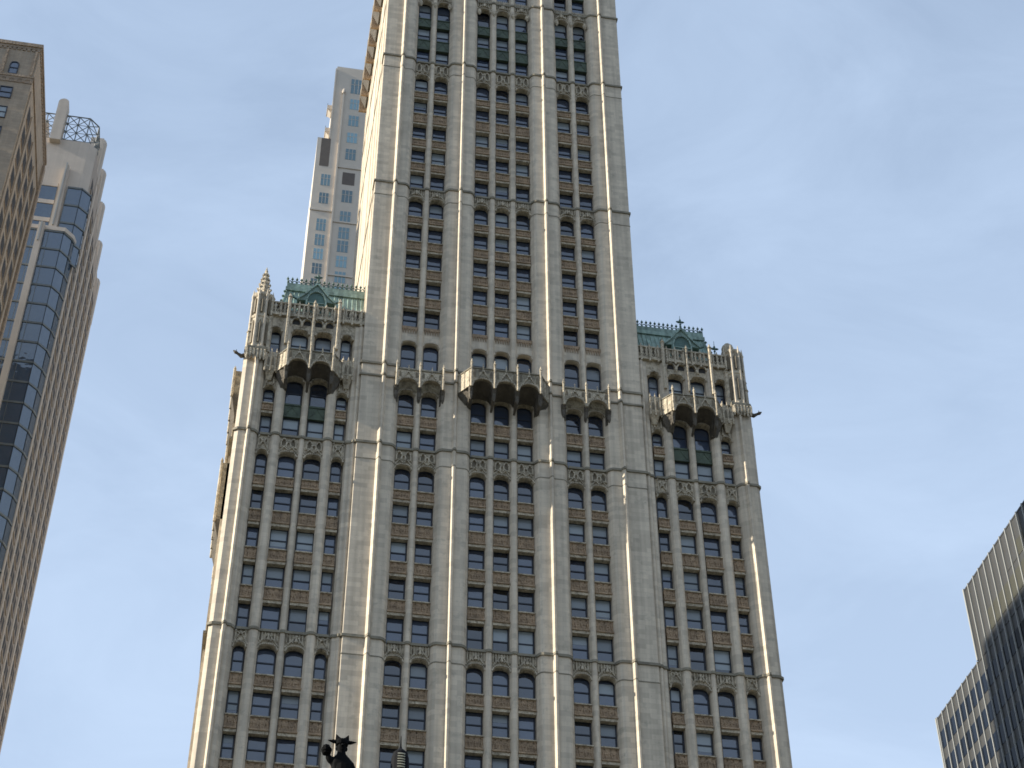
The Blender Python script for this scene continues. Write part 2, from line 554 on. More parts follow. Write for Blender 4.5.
# thin flush course lower in each panel band on the piers
for z in (S5-1.75, S4-1.85, S2-1.9, S1-1.95):
    for fn, a, nm, zt in profs[:4]:
        b = MB(); b.prism(fn(*a, off=0.03), z-0.09, z, 'string'); b.build('pier_moulding', GS)

WS = WindowSet(GS)
T_W = [(-8.66, 1.41), (-6.60, 1.41), (-2.10, 1.38), (0, 1.38), (2.10, 1.38), (6.60, 1.41), (8.66, 1.41)]
W_W = [(s_*x, w) for s_ in (-1, 1) for x, w in ((14.38, .92), (16.43, 1.48), (18.62, 1.48), (20.78, .92))]
spans = []
def spandrel(x, w, zs, zh):
    """panel from the sill zs of a window down to the head zh of the one below"""
    spans.append((x, w, zs, zh))
def spandrel_mb(b, x, w, zs, zh):
    h = w/2 + 0.02
    b.box(x-h, x+h, 0.80, YB-0.02, zh+0.30, zs-0.10, 'spandrel')
    b.box(x-h, x+h, 0.66, YB-0.03, zs-0.10, zs, 'trim')
    b.box(x-h, x+h, 0.62, YB-0.03, zh+0.26, zh+0.40, 'spandrel')
    b.box(x-h, x+h, 0.74, YB-0.025, zh, zh+0.255, 'trim')
    n = 3 if w > 1 else 2
    for i in range(n):                       # raised ornament on the panel
        cx = x - h + (i+0.5)*2*h/n
        b.ribbon([(cx-h/n*0.7, zh+0.45), (cx, zs-0.22), (cx+h/n*0.7, zh+0.45)], 0.09, 0.73, 0.80, 'spandrel')
    b.box(x-h, x+h, 0.76, 0.80, (zs+zh)/2+0.1, (zs+zh)/2+0.16, 'spandrel')

HW = 2.28
def column(x, w, heads, ztop_arch, hstring_next, arched_h=2.62, rise=None, last_full=True):
    """one bay column of a group: an arched window on top, then square ones; heads listed downwards"""
    narrow = w < 1.1
    r = rise or (0.42 if not narrow else 0.40)
    k1 = 'arched_window' if not narrow else 'narrow_arched_window'
    k2 = 'window' if not narrow else 'narrow_window'
    z = ztop_arch - arched_h
    WS.add(k1, x, YG, z, w, arched_h, r, 0.5 if rb.random() < .15 else 0)
    prev = z
    for i, hd in enumerate(heads):
        spandrel(x, w, prev, hd)
        last = i == len(heads)-1
        zl = max(hstring_next, hd-HW-0.35) if last else hd-HW
        WS.add(k2, x, YG, zl, w, hd-zl+.08, 0, rblind())
        prev = zl
    if prev > hstring_next + 0.02:
        spandrel(x, w, prev, hstring_next)

G = [(S5, 75.5, [71.5, 67.7, 63.95, 60.2], S6, 15),
     (S4, 94.75, [90.85, 87.0, 83.25, 79.45], S5, 15),
     (S2, 128.35, [124.6, 120.9, 117.15, 113.4], None, 7),
     (S1, 147.2, [143.4, 139.45, 135.85, 132.2], S2, 7)]
for S_, za, heads, nxt, n in G:
    for x, w in T_W + (W_W if n == 15 else []):
        if nxt is None:
            column(x, w, heads, za, heads[-1]-HW)
        else:
            column(x, w, heads, za, nxt+0.02)
# lower storeys (below the picture) in the same rhythm
for base in (S6-0.0, 38.0):
    for x, w in T_W + W_W:
        hd = [base-5.2, base-9.0, base-12.75, base-16.4]
        column(x, w, hd, base-1.35, base-19.15)
# row pair between the balconies and S4
for x, w in T_W + W_W:
    narrow = w < 1.1
    za = 103.2 if not narrow else 102.0
    h1 = 2.75 if not narrow else 1.9
    WS.add('arched_window' if not narrow else 'narrow_arched_window', x, YG, za-h1, w, h1, .45 if not narrow else .42, 0 if not narrow else .4)
    if abs(x) > 15 and not narrow:
        b = MB()
        b.box(x-w/2-.02, x+w/2+.02, .98, YB-.01, 98.95, za-h1, 'green')
        b.box(x-w/2-.02, x+w/2+.02, .90, YB-.02, 100.2, 100.36, 'green')
        b.ribbon([(x-w*.4, 99.2), (x, 100.1), (x+w*.4, 99.2)], .09, .94, .98, 'green')
        b.build('green_spandrel', GS)
    else:
        spandrel(x, w, za-h1, 98.95)
    WS.add('window' if not narrow else 'narrow_window', x, YG, S4+0.02, w, 98.95-S4-0.02, 0, rblind(.8))
# windows behind the balconies
for x, w in T_W:
    WS.add('arched_window', x, YG, 106.0, w, 3.2, .45, rblind(.5))
for x, w in W_W:
    narrow = w < 1.1
    WS.add('arched_window' if not narrow else 'narrow_arched_window', x, YG, 106.1, w, 2.75 if not narrow else 2.8, .42, .97 if not narrow else .6)

# wall between the rows at 111 and the arched windows above the balconies
b = MB()
def plate(b, x0, x1, wins, zs, rise, ztop, yf, m, yb=YG-0.1, n=10, zlow=None):
    """carved plate between x0 and x1 whose lower edge follows arched heads; wins = [(xc, w)]"""
    xs = [(x0, None)]
    low = []
    for xc, w in wins:
        low.append(arch(w, zs, rise, n, xc=xc))
    pts = []
    cur = x0
    zl = zs if zlow is None else zlow
    for a in low:
        if a[0][0] > cur + 1e-4:
            pts.append(((cur, zl), (a[0][0], zl)))
        for p, q in zip(a[:-1], a[1:]):
            pts.append((p, q))
        cur = a[-1][0]
    if x1 > cur + 1e-4: pts.append(((cur, zl), (x1, zl)))
    for p, q in pts:
        b.poly([(p[0], yf, p[1]), (q[0], yf, q[1]), (q[0], yf, ztop), (p[0], yf, ztop)], m)
        b.poly([(p[0], yb, p[1]), (q[0], yb, q[1]), (q[0], yf, q[1]), (p[0], yf, p[1])], m)
    b.poly([(x0, yf, ztop), (x1, yf, ztop), (x1, yb, ztop), (x0, yb, ztop)], m)
    # jambs down the flat parts
    return b
def ogee(xc, w, z0, z1, n=8):
    """ogee hood line: two S curves meeting in a point"""
    L = []
    for i in range(n+1):
        t = i/n
        L.append((xc - w/2*(1-t), z0 + (z1-z0)*(0.55*math.sin(t*math.pi/2) + 0.45*t**3.2)))
    return L + [(2*xc-x, z) for x, z in reversed(L[:-1])]
def lancet(xc, w, z0, z1):
    h = z1-z0
    return [(xc-w/2, z0), (xc+w/2, z0), (xc+w/2, z0+h*.6), (xc+w*.28, z0+h*.85), (xc, z1), (xc-w*.28, z0+h*.85), (xc-w/2, z0+h*.6)]

def tracery(x0, x1, wins, zhead, S_, style, rise=0.42):
    b = MB()
    zt = S_ - 0.24
    yf = 0.72
    plate(b, x0, x1, wins, zhead-rise, rise, zt, yf, 'trim')
    for xc, w in wins:
        # hood over the arch
        b.ribbon(arch(w+0.16, zhead-rise, rise+0.10, 10, xc=xc), 0.12, 0.58, yf, 'trim')
        top = min(zt-0.05, zhead+1.15)
        b.ribbon(ogee(xc, w+0.25, zhead-0.12, top), 0.10, 0.56, yf, 'trim')
        if w > 1.1:
            if style == 'pair':
                for dx in (-w*.27, w*.27):
                    b.slab(lancet(xc+dx, 0.34, zhead+0.55, zt-0.22), yf-0.012, yf, 'niche')
                    pts = lancet(xc+dx, 0.46, zhead+0.5, zt-0.12); b.ribbon(pts[2:]+[], 0.09, 0.55, yf, 'trim')
                    b.ribbon([pts[1], pts[2]], 0.09, 0.55, yf, 'trim'); b.ribbon([pts[6], pts[0]], 0.09, 0.55, yf, 'trim')
                b.ribbon([(xc-w*.5, zhead+0.45), (xc-w*.27, zhead+0.62), (xc, zhead+0.2)], .07, .57, yf, 'trim')
                b.ribbon([(xc+w*.5, zhead+0.45), (xc+w*.27, zhead+0.62), (xc, zhead+0.2)], .07, .57, yf, 'trim')
            else:
                n = 6
                for i in range(n+1):
                    xx = xc-w/2+w*i/n
                    b.ribbon([(xx, zhead+0.35), (xx, zt-0.05)], 0.07, 0.57, yf, 'trim')
                for i in range(n):
                    if i % 2 == 0: b.slab(lancet(xc-w/2+w*(i+.5)/n, w/n*.62, zhead+0.45, zt-0.15), yf-0.012, yf, 'niche')
                b.slab([(xc-.14, zhead+.42), (xc+.14, zhead+.42), (xc, zt-.1)], 0.52, yf, 'trim')
        else:
            b.slab(lancet(xc, 0.26, zhead+0.7, zt-0.2), yf-0.012, yf, 'niche')
            b.ribbon([(xc-w*.5, zt-.1), (xc, zhead+.8), (xc+w*.5, zt-.1)], .07, .57, yf, 'trim')
            for xx in (-.4, .4): b.ribbon([(xc+xx*w, zhead+.1), (xc+xx*w, zt)], .08, .57, yf, 'trim')
    b.build('tracery_panel', GS)
def bays(tower=True, wings=True):
    L = []
    if tower:
        L += [(BAYS_T[0][0], BAYS_T[0][1], T_W[0:2]), (BAYS_T[1][0], BAYS_T[1][1], T_W[2:5]), (BAYS_T[2][0], BAYS_T[2][1], T_W[5:7])]
    if wings:
        for k in (0, 1):
            L.append((BAYS_W[k][0], BAYS_W[k][1], sorted(W_W[4*k:4*k+4])))
    return L
for x0, x1, wn in bays(): tracery(x0, x1, wn, 75.5, S5, 'comb')
for x0, x1, wn in bays(): tracery(x0, x1, wn, 94.75, S4, 'pair')
for x0, x1, wn in bays(wings=False): tracery(x0, x1, wn, 128.35, S2, 'comb')
for x0, x1, wn in bays(wings=False): tracery(x0, x1, wn, 147.2, S1, 'pair')
for base in (S6, 38.0):
    for x0, x1, wn in bays(): tracery(x0, x1, wn, base-1.35, base, 'comb')

# plain wall with fringe below the row at 111 and above the balcony windows
for x0, x1, wn in bays(wings=False):
    b = MB()
    plate(b, x0, x1, wn, 108.8, 0.42, 111.08, 0.80, 'stone')
    for xc, w in wn:
        b.ribbon(arch(w+0.2, 108.8, 0.52, 10, xc=xc), 0.13, 0.66, 0.80, 'stone')
        b.box(xc-w/2-.02, xc+w/2+.02, 0.68, 0.80, 110.75, 111.08, 'spandrel')
        for i in range(6):
            xx = xc-w/2+w*(i+.5)/6
            b.slab([(xx-.09, 110.75), (xx, 110.25), (xx+.09, 110.75)], .70, .80, 'spandrel')
    b.build('fringe_panel', GS)
# arched heads of the row right below the balconies, and their wall
for x0, x1, wn in bays():
    b = MB()
    wide = [q for q in wn if q[1] > 1.1]
    if len(wn) == 4:
        xa, xb = min(q[0] for q in wide)-1.2, max(q[0] for q in wide)+1.2
        plate(b, xa, xb, wide, 102.75, .45, 106.0, .74, 'trim')
        for q in wn:
            if q[1] < 1.1:
                lo, hi = (x0, xa) if q[0] < xa else (xb, x1)
                plate(b, lo, hi, [q], 101.58, .42, 106.0, .72, 'trim')
                b.ribbon(arch(q[1]+.16, 101.58, .5, xc=q[0]), .1, .58, .72, 'trim')
                b.ribbon([(q[0]-.3, 102.2), (q[0]-.3, 103.2), (q[0], 103.6), (q[0]+.3, 103.2), (q[0]+.3, 102.2)], .1, .55, .72, 'trim')
    else:
        plate(b, x0, x1, wn, 102.75, .45, 106.0, .74, 'trim')
    for q in wide:
        b.ribbon(arch(q[1]+.18, 102.75, .55, xc=q[0]), .14, .56, .74, 'trim')
    b.build('arch_panel', GS)

# tall three-storey windows above S1
for x, w in T_W:
    for z0, z1, a in ((S1+0.55, 152.0, 0), (153.6, 155.9, 0), (157.3, 160.45, .5)):
        WS.add('tall_window', x, YG+0.10, z0, w, z1-z0, a, .45 if rb.random() < .6 else 0)
    for z0, z1 in ((152.0, 153.6), (155.9, 157.3)):
        b = MB()
        b.box(x-w/2-.02, x+w/2+.02, .98, YB-.01, z0, z1, 'green')
        b.box(x-w/2-.02, x+w/2+.02, .90, YB-.02, z1-.14, z1-.02, 'green')
        b.ribbon([(x-w*.4, z0+.3), (x, z1-.25), (x+w*.4, z0+.3)], .09, .94, .98, 'green')
        b.build('green_spandrel', GS)
for x0, x1, wn in bays(wings=False):
    tracery(x0, x1, wn, 160.05, S0+0.9, 'comb', .48)
    for xx in [x0+.15] + [(wn[i][0]+wn[i+1][0])/2 for i in range(len(wn)-1)] + [x1-.15]:
        b = MB(); b.lathe(xx, .42, [(.05, 158.7), (.2, 159.0), (.22, 159.4), (.12, 159.6)], 'trim', 6); b.build('carved_corbel', GS)
for x, w in T_W:
    for z0, z1 in ((S0+1.0, 164.6), (165.9, 168.6), (169.9, 172.6), (174.0, 176.6)):
        WS.add('tall_window', x, YG+.05, z0, w, z1-z0, 0, 0)
    for z0, z1 in ((164.6, 165.9), (168.6, 169.9), (172.6, 174.0)):
        b = MB(); b.box(x-w/2-.02, x+w/2+.02, .95, YB-.01, z0, z1, 'green'); b.build('green_spandrel', GS)
for x0, x1 in BAYS_T:
    b = MB(); b.box(x0, x1, .7, YB-.01, 176.6, TOPZ, 'trim'); b.build('top_frieze', GS)
b = MB()
b.box(-13.3, 13.3, -.3, 26.3, TOPZ, TOPZ+1.4, 'trim')
b.build('top_cornice', GS)

# spandrels: the 100 largest in view as parts, the rest one part
spans.sort(key=lambda q: (q[2] < 62, q[2]))
for q in spans[:100]:
    b = MB(); spandrel_mb(b, *q); b.build('spandrel', GS)
b = MB()
for q in spans[100:]: spandrel_mb(b, *q)
b.build('spandrel', GS, kind='stuff')
WS.build()

# ------------------------------------------------------------------ balconies
def pinnacle_mb(x, y, z0, z1, r=.09, m='trim'):
    b = MB()
    b.lathe(x, y, [(r, z0), (r, z1-.55), (r*1.5, z1-.5), (r*1.1, z1-.42), (r*.9, z1-.3), (r*.35, z1-.08), (r*.5, z1-.05), (.01, z1)], m, 6)
    return b
def balcony(x0, x1, yf, zrail, zcusp, n, endx, endy, zlow, yw=.62, label=None, pm='parapet', vm='soot_shade'):
    """projecting parapet of n ogee arches with splayed ends and a corbelled vault below"""
    b = MB()
    w = (x1-x0)/n
    wins = [(x0+(i+.5)*w, w-.14) for i in range(n)]
    crown = zcusp + 0.95
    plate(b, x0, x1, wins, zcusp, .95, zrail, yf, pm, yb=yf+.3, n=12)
    # inner vault, deeper, its shade partly put into the dark colour
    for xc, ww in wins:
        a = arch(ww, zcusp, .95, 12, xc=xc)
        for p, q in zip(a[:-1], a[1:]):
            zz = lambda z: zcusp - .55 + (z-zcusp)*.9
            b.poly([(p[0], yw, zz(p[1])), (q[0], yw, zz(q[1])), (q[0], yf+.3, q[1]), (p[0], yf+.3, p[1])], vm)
    # splayed ends
    for sx, ex in ((x0, x0-endx), (x1, x1+endx)):
        s_ = -1 if ex < sx else 1
        A, B = (sx, yf), (ex, endy)
        th = .16
        pts = [A, B, (B[0], B[1]+th), (A[0], A[1]+th*1.4)]
        if s_ > 0: pts = list(reversed(pts))
        b.prism(pts, zcusp+.15, zrail, 'trim' if s_ < 0 else 'parapet')  # sunlit and shaded ends set by colour: left paler, right darker
        # corbel under the end
        P0 = [(sx-s_*.25, yf+.1), (ex, endy), (ex, yw+.2), (sx-s_*.25, yw+.2)]
        P1 = [(sx-s_*.25, yw-.35), (sx+s_*.35*endx, yw-.3), (sx+s_*.35*endx, yw+.2), (sx-s_*.25, yw+.2)]
        if s_ < 0: P0.reverse(); P1.reverse()
        b.prism(P1, zlow, zcusp+.14, 'soot_shade', top=P0)
        # carved ribs on the lit end
        for t in (.15, .5, .85):
            px, py = A[0]+(B[0]-A[0])*t, A[1]+(B[1]-A[1])*t
            b.lathe(px, py-.02, [(.06, zcusp+.1), (.06, zrail+.1)], 'trim', 5)
    # floor of the balcony
    fl = [(x0-endx, endy+.1), (x0, yf+.1), (x1, yf+.1), (x1+endx, endy+.1), (x1+endx, yw+.2), (x0-endx, yw+.2)]
    b.prism(fl, zrail-.95, zrail-.80, 'trim')
    rl = [(x0-endx-.04, endy-.05), (x0-.05, yf-.1), (x1+.05, yf-.1), (x1+endx+.04, endy-.05), (x1+endx-.12, endy+.2), (x1-.1, yf+.28), (x0+.1, yf+.28), (x0-endx+.12, endy+.2)]
    b.prism(rl, zrail, zrail+.10, 'string')
    for xc, ww in wins:
        b.ribbon(ogee(xc, ww+.1, zcusp+.2, zrail-.12), .11, yf-.12, yf, 'trim')
        b.ribbon(arch(ww, zcusp, .95, 12, xc=xc), .12, yf-.13, yf, 'trim')
        for dx in (-.28, .28):
            b.slab(lancet(xc+dx*ww*1.35, .22, zcusp+1.1, zrail-.15), yf-.012, yf, 'niche')
    par = b.build('balcony', GS, label=label)
    for i in range(n+1):
        xx = x0+i*w
        c = MB(); c.lathe(xx, yf+.35, [(.05, zcusp-1.25), (.16, zcusp-.95), (.2, zcusp-.4), (.2, zcusp+.2)], 'soot_shade', 6)
        c.tube([(xx, yf+.1, zcusp-.05), (xx, yf+.6, zcusp-.75), (xx, yw, zlow-.1)], [.2, .17, .1], 'soot_shade', 6)
        c.build('corbel', par)
        pinnacle_mb(xx, yf-.12, zcusp-.1, zrail+1.05, .10).build('pinnacle', par)
    for xc, ww in wins:
        pinnacle_mb(xc, yf-.06, zrail-.35, zrail+.62, .065).build('pinnacle', par)
    for ex in (x0-endx, x1+endx):
        pinnacle_mb(ex, endy-.03, zcusp, zrail+.6, .075).build('pinnacle', par)
    return par
balcony(-3.15, 3.15, -1.45, 104.95, 102.85, 3, 1.05, .02, 101.7, label='deep three-arched balcony at the middle of the front')
for s_ in (-1, 1):
    x0, x1 = sorted((s_*9.72, s_*5.50))
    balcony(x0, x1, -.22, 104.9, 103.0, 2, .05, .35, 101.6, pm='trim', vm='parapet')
    x0, x1 = sorted((s_*19.55, s_*15.50))
    balcony(x0, x1, -1.05, 105.0, 103.05, 2, .85, .1, 101.6)
    # small balconies at the narrow windows
    for xc in (14.1, 20.95):
        b = MB()
        b.box(s_*xc-.48, s_*xc+.48, -.02, .72, 103.6, 105.1, 'trim')
        b.prism([(s_*xc-.2, .5), (s_*xc+.2, .5), (s_*xc+.2, .71), (s_*xc-.2, .71)], 102.5, 103.6, 'trim',
                top=[(s_*xc-.47, .0), (s_*xc+.47, .0), (s_*xc+.47, .71), (s_*xc-.47, .71)])
        b.slab(lancet(s_*xc-.2, .2, 103.8, 104.8), -.035, -.02, 'niche')
        b.slab(lancet(s_*xc+.2, .2, 103.8, 104.8), -.035, -.02, 'niche')
        par = b.build('small_balcony', GS)
        for dx in (-.46, 0, .46):
            pinnacle_mb(s_*xc+dx, -.06, 103.1, 105.75, .085).build('pinnacle', par)

# ------------------------------------------------------------------ wing tops
def wing_top(s_):
    def X(a, c): return tuple(sorted((s_*a, s_*c)))
    wn = sorted(W_W[0:4] if s_ < 0 else W_W[4:8])
    x0, x1 = X(12.9, 21.5)
    # wall with the arched row
    b = MB()
    plate(b, x0, x1, wn, 108.42, .42, 110.25, .62, 'trim')
    for xc, w in wn:
        b.ribbon(arch(w+.18, 108.42, .52, xc=xc), .12, .48, .62, 'trim')
    for i in range(4):
        xc = s_*17.53 + (i-1.5)*1.02
        a = arch(.66, 109.78, .3, 8, xc=xc)
        b.slab([(xc-.33, 109.52), (xc+.33, 109.52)] + list(reversed(a)), .60, .62, 'recess_shade')
        b.ribbon(arch(.8, 109.75, .38, 8, xc=xc), .12, .36, .62, 'trim')
        b.lathe(xc-.51, .42, [(.05, 109.1), (.13, 109.35), (.15, 109.75)], 'trim', 6)
    b.build('wing_frieze', GS)
    # solid core under the roof is part of the wing wall; parapet in front of it
    b = MB()
    b.box(x0, x1, .30, .95, 110.25, 110.55, 'trim')
    b.box(x0, x1, .36, .62, 111.75, 111.92, 'trim')
    L = x1-x0
    n = 20
    for i in range(n+1):
        xx = x0+L*i/n
        b.box(xx-.07, xx+.07, .38, .60, 110.55, 111.75, 'trim')
        if i < n:
            b.ribbon(arch(L/n-.12, 111.2, .38, 6, xc=xx+L/n/2), .08, .42, .58, 'trim')
            b.ribbon([(xx+.06, 110.6), (xx+L/n-.06, 111.15)], .07, .44, .56, 'trim')
            b.ribbon([(xx+.06, 111.15), (xx+L/n-.06, 110.6)], .07, .44, .56, 'trim')
    for a0, a1 in ((13.0, 15.2), (19.9, 21.4)):
        xa, xb = X(a0, a1)
        b.box(xa, xb, .55, .7, 110.55, 111.5, 'soot_shade')
    par = b.build('parapet', GS)
    for i in range(11):
        xx = s_*(13.2 + 8.2*i/10)
        pinnacle_mb(xx, .3, 110.0, 112.15, .10).build('pinnacle', par)
    for a in (15.25, 17.53, 19.85):
        big = a != 17.53
        pinnacle_mb(s_*a, .12, 106.6, 112.85 if big else 112.4, .16 if big else .12).build('pinnacle', par)
    # mansard roof
    yb = 58
    b = MB()
    A = [(s_*20.95, 1.0), (s_*12.9, 1.0)]
    zb, zt = 110.3, 115.7
    xo0, xo1, xi = s_*20.95, s_*20.25, s_*12.9
    yf0, yf1 = 1.02, 2.85
    def q(pts, m='copper'):
        if s_ > 0: pts = list(reversed(pts))
        b.poly(pts, m)
    q([(xo0, yf0, zb), (xi, yf0, zb), (xi, yf1, zt), (xo1, yf1, zt)])
    q([(xo0, yb, zb), (xo0, yf0, zb), (xo1, yf1, zt), (xo1, yb, zt)])
    q([(xo1, yf1, zt), (xi, yf1, zt), (xi, yb, zt), (xo1, yb, zt)])
    xa, xb2 = sorted((xo1, xi))
    b.box(xa-.12 if s_ < 0 else xa, xb2 if s_ < 0 else xb2+.12, yf1-.18, yb, zt, zt+.45, 'copper')
    b.box(xa-.02 if s_ < 0 else xa, xb2 if s_ < 0 else xb2+.02, yf1-.05, yb, zt+.45, zt+1.0, 'copper')
    k = 0
    x = 13.2
    while x < 20.6:                      # standing seams
        t1 = 1.0
        b.tube([(s_*x, yf0-.03, zb), (s_*(x if x < 20.1 else 20.1), yf1-.03, zt)], .045, 'copper', 4)
        x += .42
    for yy in [1.6+i*.6 for i in range(8)]:
        b.tube([(xo0+s_*.03, yy+.5, zb), (xo1+s_*.03, yy+1.6, zt)], .045, 'copper', 4)
    b.tube([(xo0, yf0, zb), (xo1, yf1, zt)], .1, 'copper', 6)
    roof = b.build('copper_roof', GS)
    # cresting along the roof edge
    b = MB()
    zc = zt+1.0
    b.box(min(xo1, xi), max(xo1, xi), yf1+.02, yf1+.1, zc, zc+.1, 'copper_dark')
    n = 17
    for i in range(n+1):
        xx = xi + (xo1-xi)*i/n
        b.lathe(xx, yf1+.06, [(.05, zc+.05), (.04, zc+.5), (.12, zc+.58), (.13, zc+.68), (.05, zc+.78), (.01, zc+.95)], 'copper_dark', 6)
        if i < n:
            dx = (xo1-xi)/n
            b.ribbon(arch(abs(dx)*.8, zc+.15, .25, 6, xc=xx+dx/2), .06, yf1+.03, yf1+.09, 'copper_dark')
    for j in range(14):
        yy = yf1+.5+j*.6
        b.lathe(xo1-s_*.08, yy, [(.05, zc), (.04, zc+.5), (.12, zc+.6), (.05, zc+.75), (.01, zc+.95)], 'copper_dark', 6)
    b.build('cresting', roof)
    # crockets climbing the hip
    b = MB()
    for i in range(6):
        t = (i+.5)/6
        b.lathe(xo0+(xo1-xo0)*t+s_*.1, yf0+(yf1-yf0)*t-.05, [(.04, zb+(zt-zb)*t), (.16, zb+(zt-zb)*t+.15), (.04, zb+(zt-zb)*t+.32)], 'copper_dark', 5)
    b.build('crocket', roof)
    # dormer
    dx = s_*17.45
    b = MB()
    outl = [(dx-1.0, 111.6), (dx+1.0, 111.6), (dx+1.0, 113.1), (dx+1.75, 113.0), (dx+1.05, 113.75), (dx+.55, 114.5), (dx, 115.15),
            (dx-.55, 114.5), (dx-1.05, 113.75), (dx-1.75, 113.0), (dx-1.0, 113.1)]
    b.slab(outl, 1.0, 2.9, 'copper')
    op = [(dx-.78, 111.8), (dx+.78, 111.8)] + list(reversed(arch(1.56, 113.1, .95, 10, p=2.0, xc=dx)))
    b.slab(op, .96, 1.0, 'copper_dark')
    b.ribbon([(dx-.88, 111.7), (dx-.88, 113.1)] + arch(1.76, 113.1, 1.08, 10, p=2.0, xc=dx)[1:-1] + [(dx+.88, 113.1), (dx+.88, 111.7)], .14, .82, 1.0, 'copper')
    b.ribbon([(dx-1.8, 113.0), (dx-1.1, 113.72), (dx-.6, 114.45), (dx, 115.2), (dx+.6, 114.45), (dx+1.1, 113.72), (dx+1.8, 113.0)], .17, .8, 1.0, 'copper')
    b.ribbon([(dx-.78, 112.75), (dx+.78, 112.75)], .1, .88, .96, 'copper')
    b.tube([(dx-1.8, .9, 113.0), (dx-2.1, .85, 113.1), (dx-2.15, .8, 113.35)], [.12, .1, .05], 'copper_dark', 5)
    b.tube([(dx+1.8, .9, 113.0), (dx+2.1, .85, 113.1), (dx+2.15, .8, 113.35)], [.12, .1, .05], 'copper_dark', 5)
    dm = b.build('dormer', roof)
    b = MB()
    finial(b, dx, .92, 115.1, 1.75)
    b.build('finial', roof)
    if s_ > 0:
        b = MB(); finial(b, 20.75, 1.25, 112.2, 2.2); b.build('finial', roof)
    # corner turret
    tx, ty = s_*22.3, .95
    b = MB()
    b.lathe(tx, ty, [(1.05, 105.6), (1.05, 106.0), (.92, 106.15), (.90, 109.5), (1.0, 109.6), (1.0, 109.8), (.86, 109.95), (.84, 112.2), (.98, 112.4), (.98, 112.6), (.8, 112.75)], 'trim', 8, math.pi/8)
    for i in range(8):
        a = math.pi/8+i*math.pi/4
        b.lathe(tx+.95*math.cos(a), ty+.95*math.sin(a), [(.13, 105.8), (.11, 112.0), (.16, 112.2), (.1, 112.4), (.02, 113.1)], 'stone', 6)
        a2 = i*math.pi/4
        for za, zb_ in ((106.4, 109.2), (110.1, 112.0)):
            cx, cy = tx+.86*math.cos(a2), ty+.86*math.sin(a2)
            b.lathe(cx, cy, [(.14, za), (.14, zb_-.4), (.02, zb_)], 'niche', 4)
    tur = b.build('corner_turret', GS)
    b = MB()
    if s_ < 0:
        b.lathe(tx, ty, [(.72, 112.7), (.55, 113.6), (.4, 114.3), (.26, 115.1), (.13, 115.9), (.17, 116.0), (.12, 116.12), (.03, 116.55)], 'trim', 8)
        for i in range(8):
            a = i*math.pi/4
            for j in range(5):
                t = j/5
                r = .72-.6*t
                zz = 112.9+3.0*t
                b.lathe(tx+r*math.cos(a), ty+r*math.sin(a), [(.03, zz), (.12, zz+.18), (.03, zz+.36)], 'trim', 5)
        b.build('spire', tur)
    else:
        b.lathe(tx-.35, ty, [(.62, 112.7), (.62, 113.2), (.5, 113.6), (.28, 113.85), (.05, 113.95)], 'trim', 8)
        b.build('turret_cap', tur)
    for (px, py, zt_) in ((s_*21.4, .6, 112.9 if s_ < 0 else 111.4), (s_*23.1, .55, 109.4), (s_*23.05, 2.4, 110.4), (s_*21.5, 2.2, 111.8)):
        c = MB()
        c.lathe(px, py, [(.26, 105.7), (.24, zt_-1.7), (.32, zt_-1.6), (.22, zt_-1.4), (.18, zt_-.7), (.24, zt_-.6), (.1, zt_-.3), (.02, zt_)], 'trim', 6)
        c.build('pinnacle', tur)
    # ledge, and gargoyle
    b = MB()
    b.prism([(tx+s_*-.95, -.25), (tx+s_*.85, -.25), (tx+s_*1.08, .1), (tx+s_*1.08, 2.4), (tx+s_*-.95, 2.4)][::(1 if s_ > 0 else -1)], 105.35, 105.65, 'string')
    for i in range(6):
        xx = tx + s_*(-.7+i*.31)
        b.lathe(xx, -.12, [(.05, 104.2), (.16, 104.6), (.18, 105.35)], 'trim', 5)
    b.build('turret_ledge', GS)
    b = MB()
    gx = s_*23.5
    b.tube([(gx-s_*.2, .5, 105.0), (gx+s_*.1, .4, 104.8), (gx+s_*.4, .3, 104.95), (gx+s_*.62, .25, 105.05), (gx+s_*.82, .22, 105.2)], [.22, .2, .12, .16, .05], 'soot_shade', 6)
    b.tube([(gx+s_*.6, .25, 105.1), (gx+s_*.54, .2, 105.34)], [.06, .02], 'soot_shade', 5)
    b.build('gargoyle', GS)

def finial(b, x, y, z, h):
    b.tube([(x, y, z), (x, y, z+h)], [.07, .02], 'copper_dark', 6)
    zc = z+h*.55
    b.lathe(x, y, [(.05, zc-.42), (.13, zc-.35), (.05, zc-.25)], 'copper_dark', 6)
    for sx in (-1, 1):
        b.tube([(x, y, zc-.08), (x+sx*.22, y, zc), (x+sx*.4, y, zc+.02)], [.09, .12, .05], 'copper_dark', 6)
    b.lathe(x, y, [(.06, zc-.1), (.13, zc+.12), (.1, zc+.28), (.03, zc+.4)], 'copper_dark', 6)
wing_top(-1)
wing_top(1)

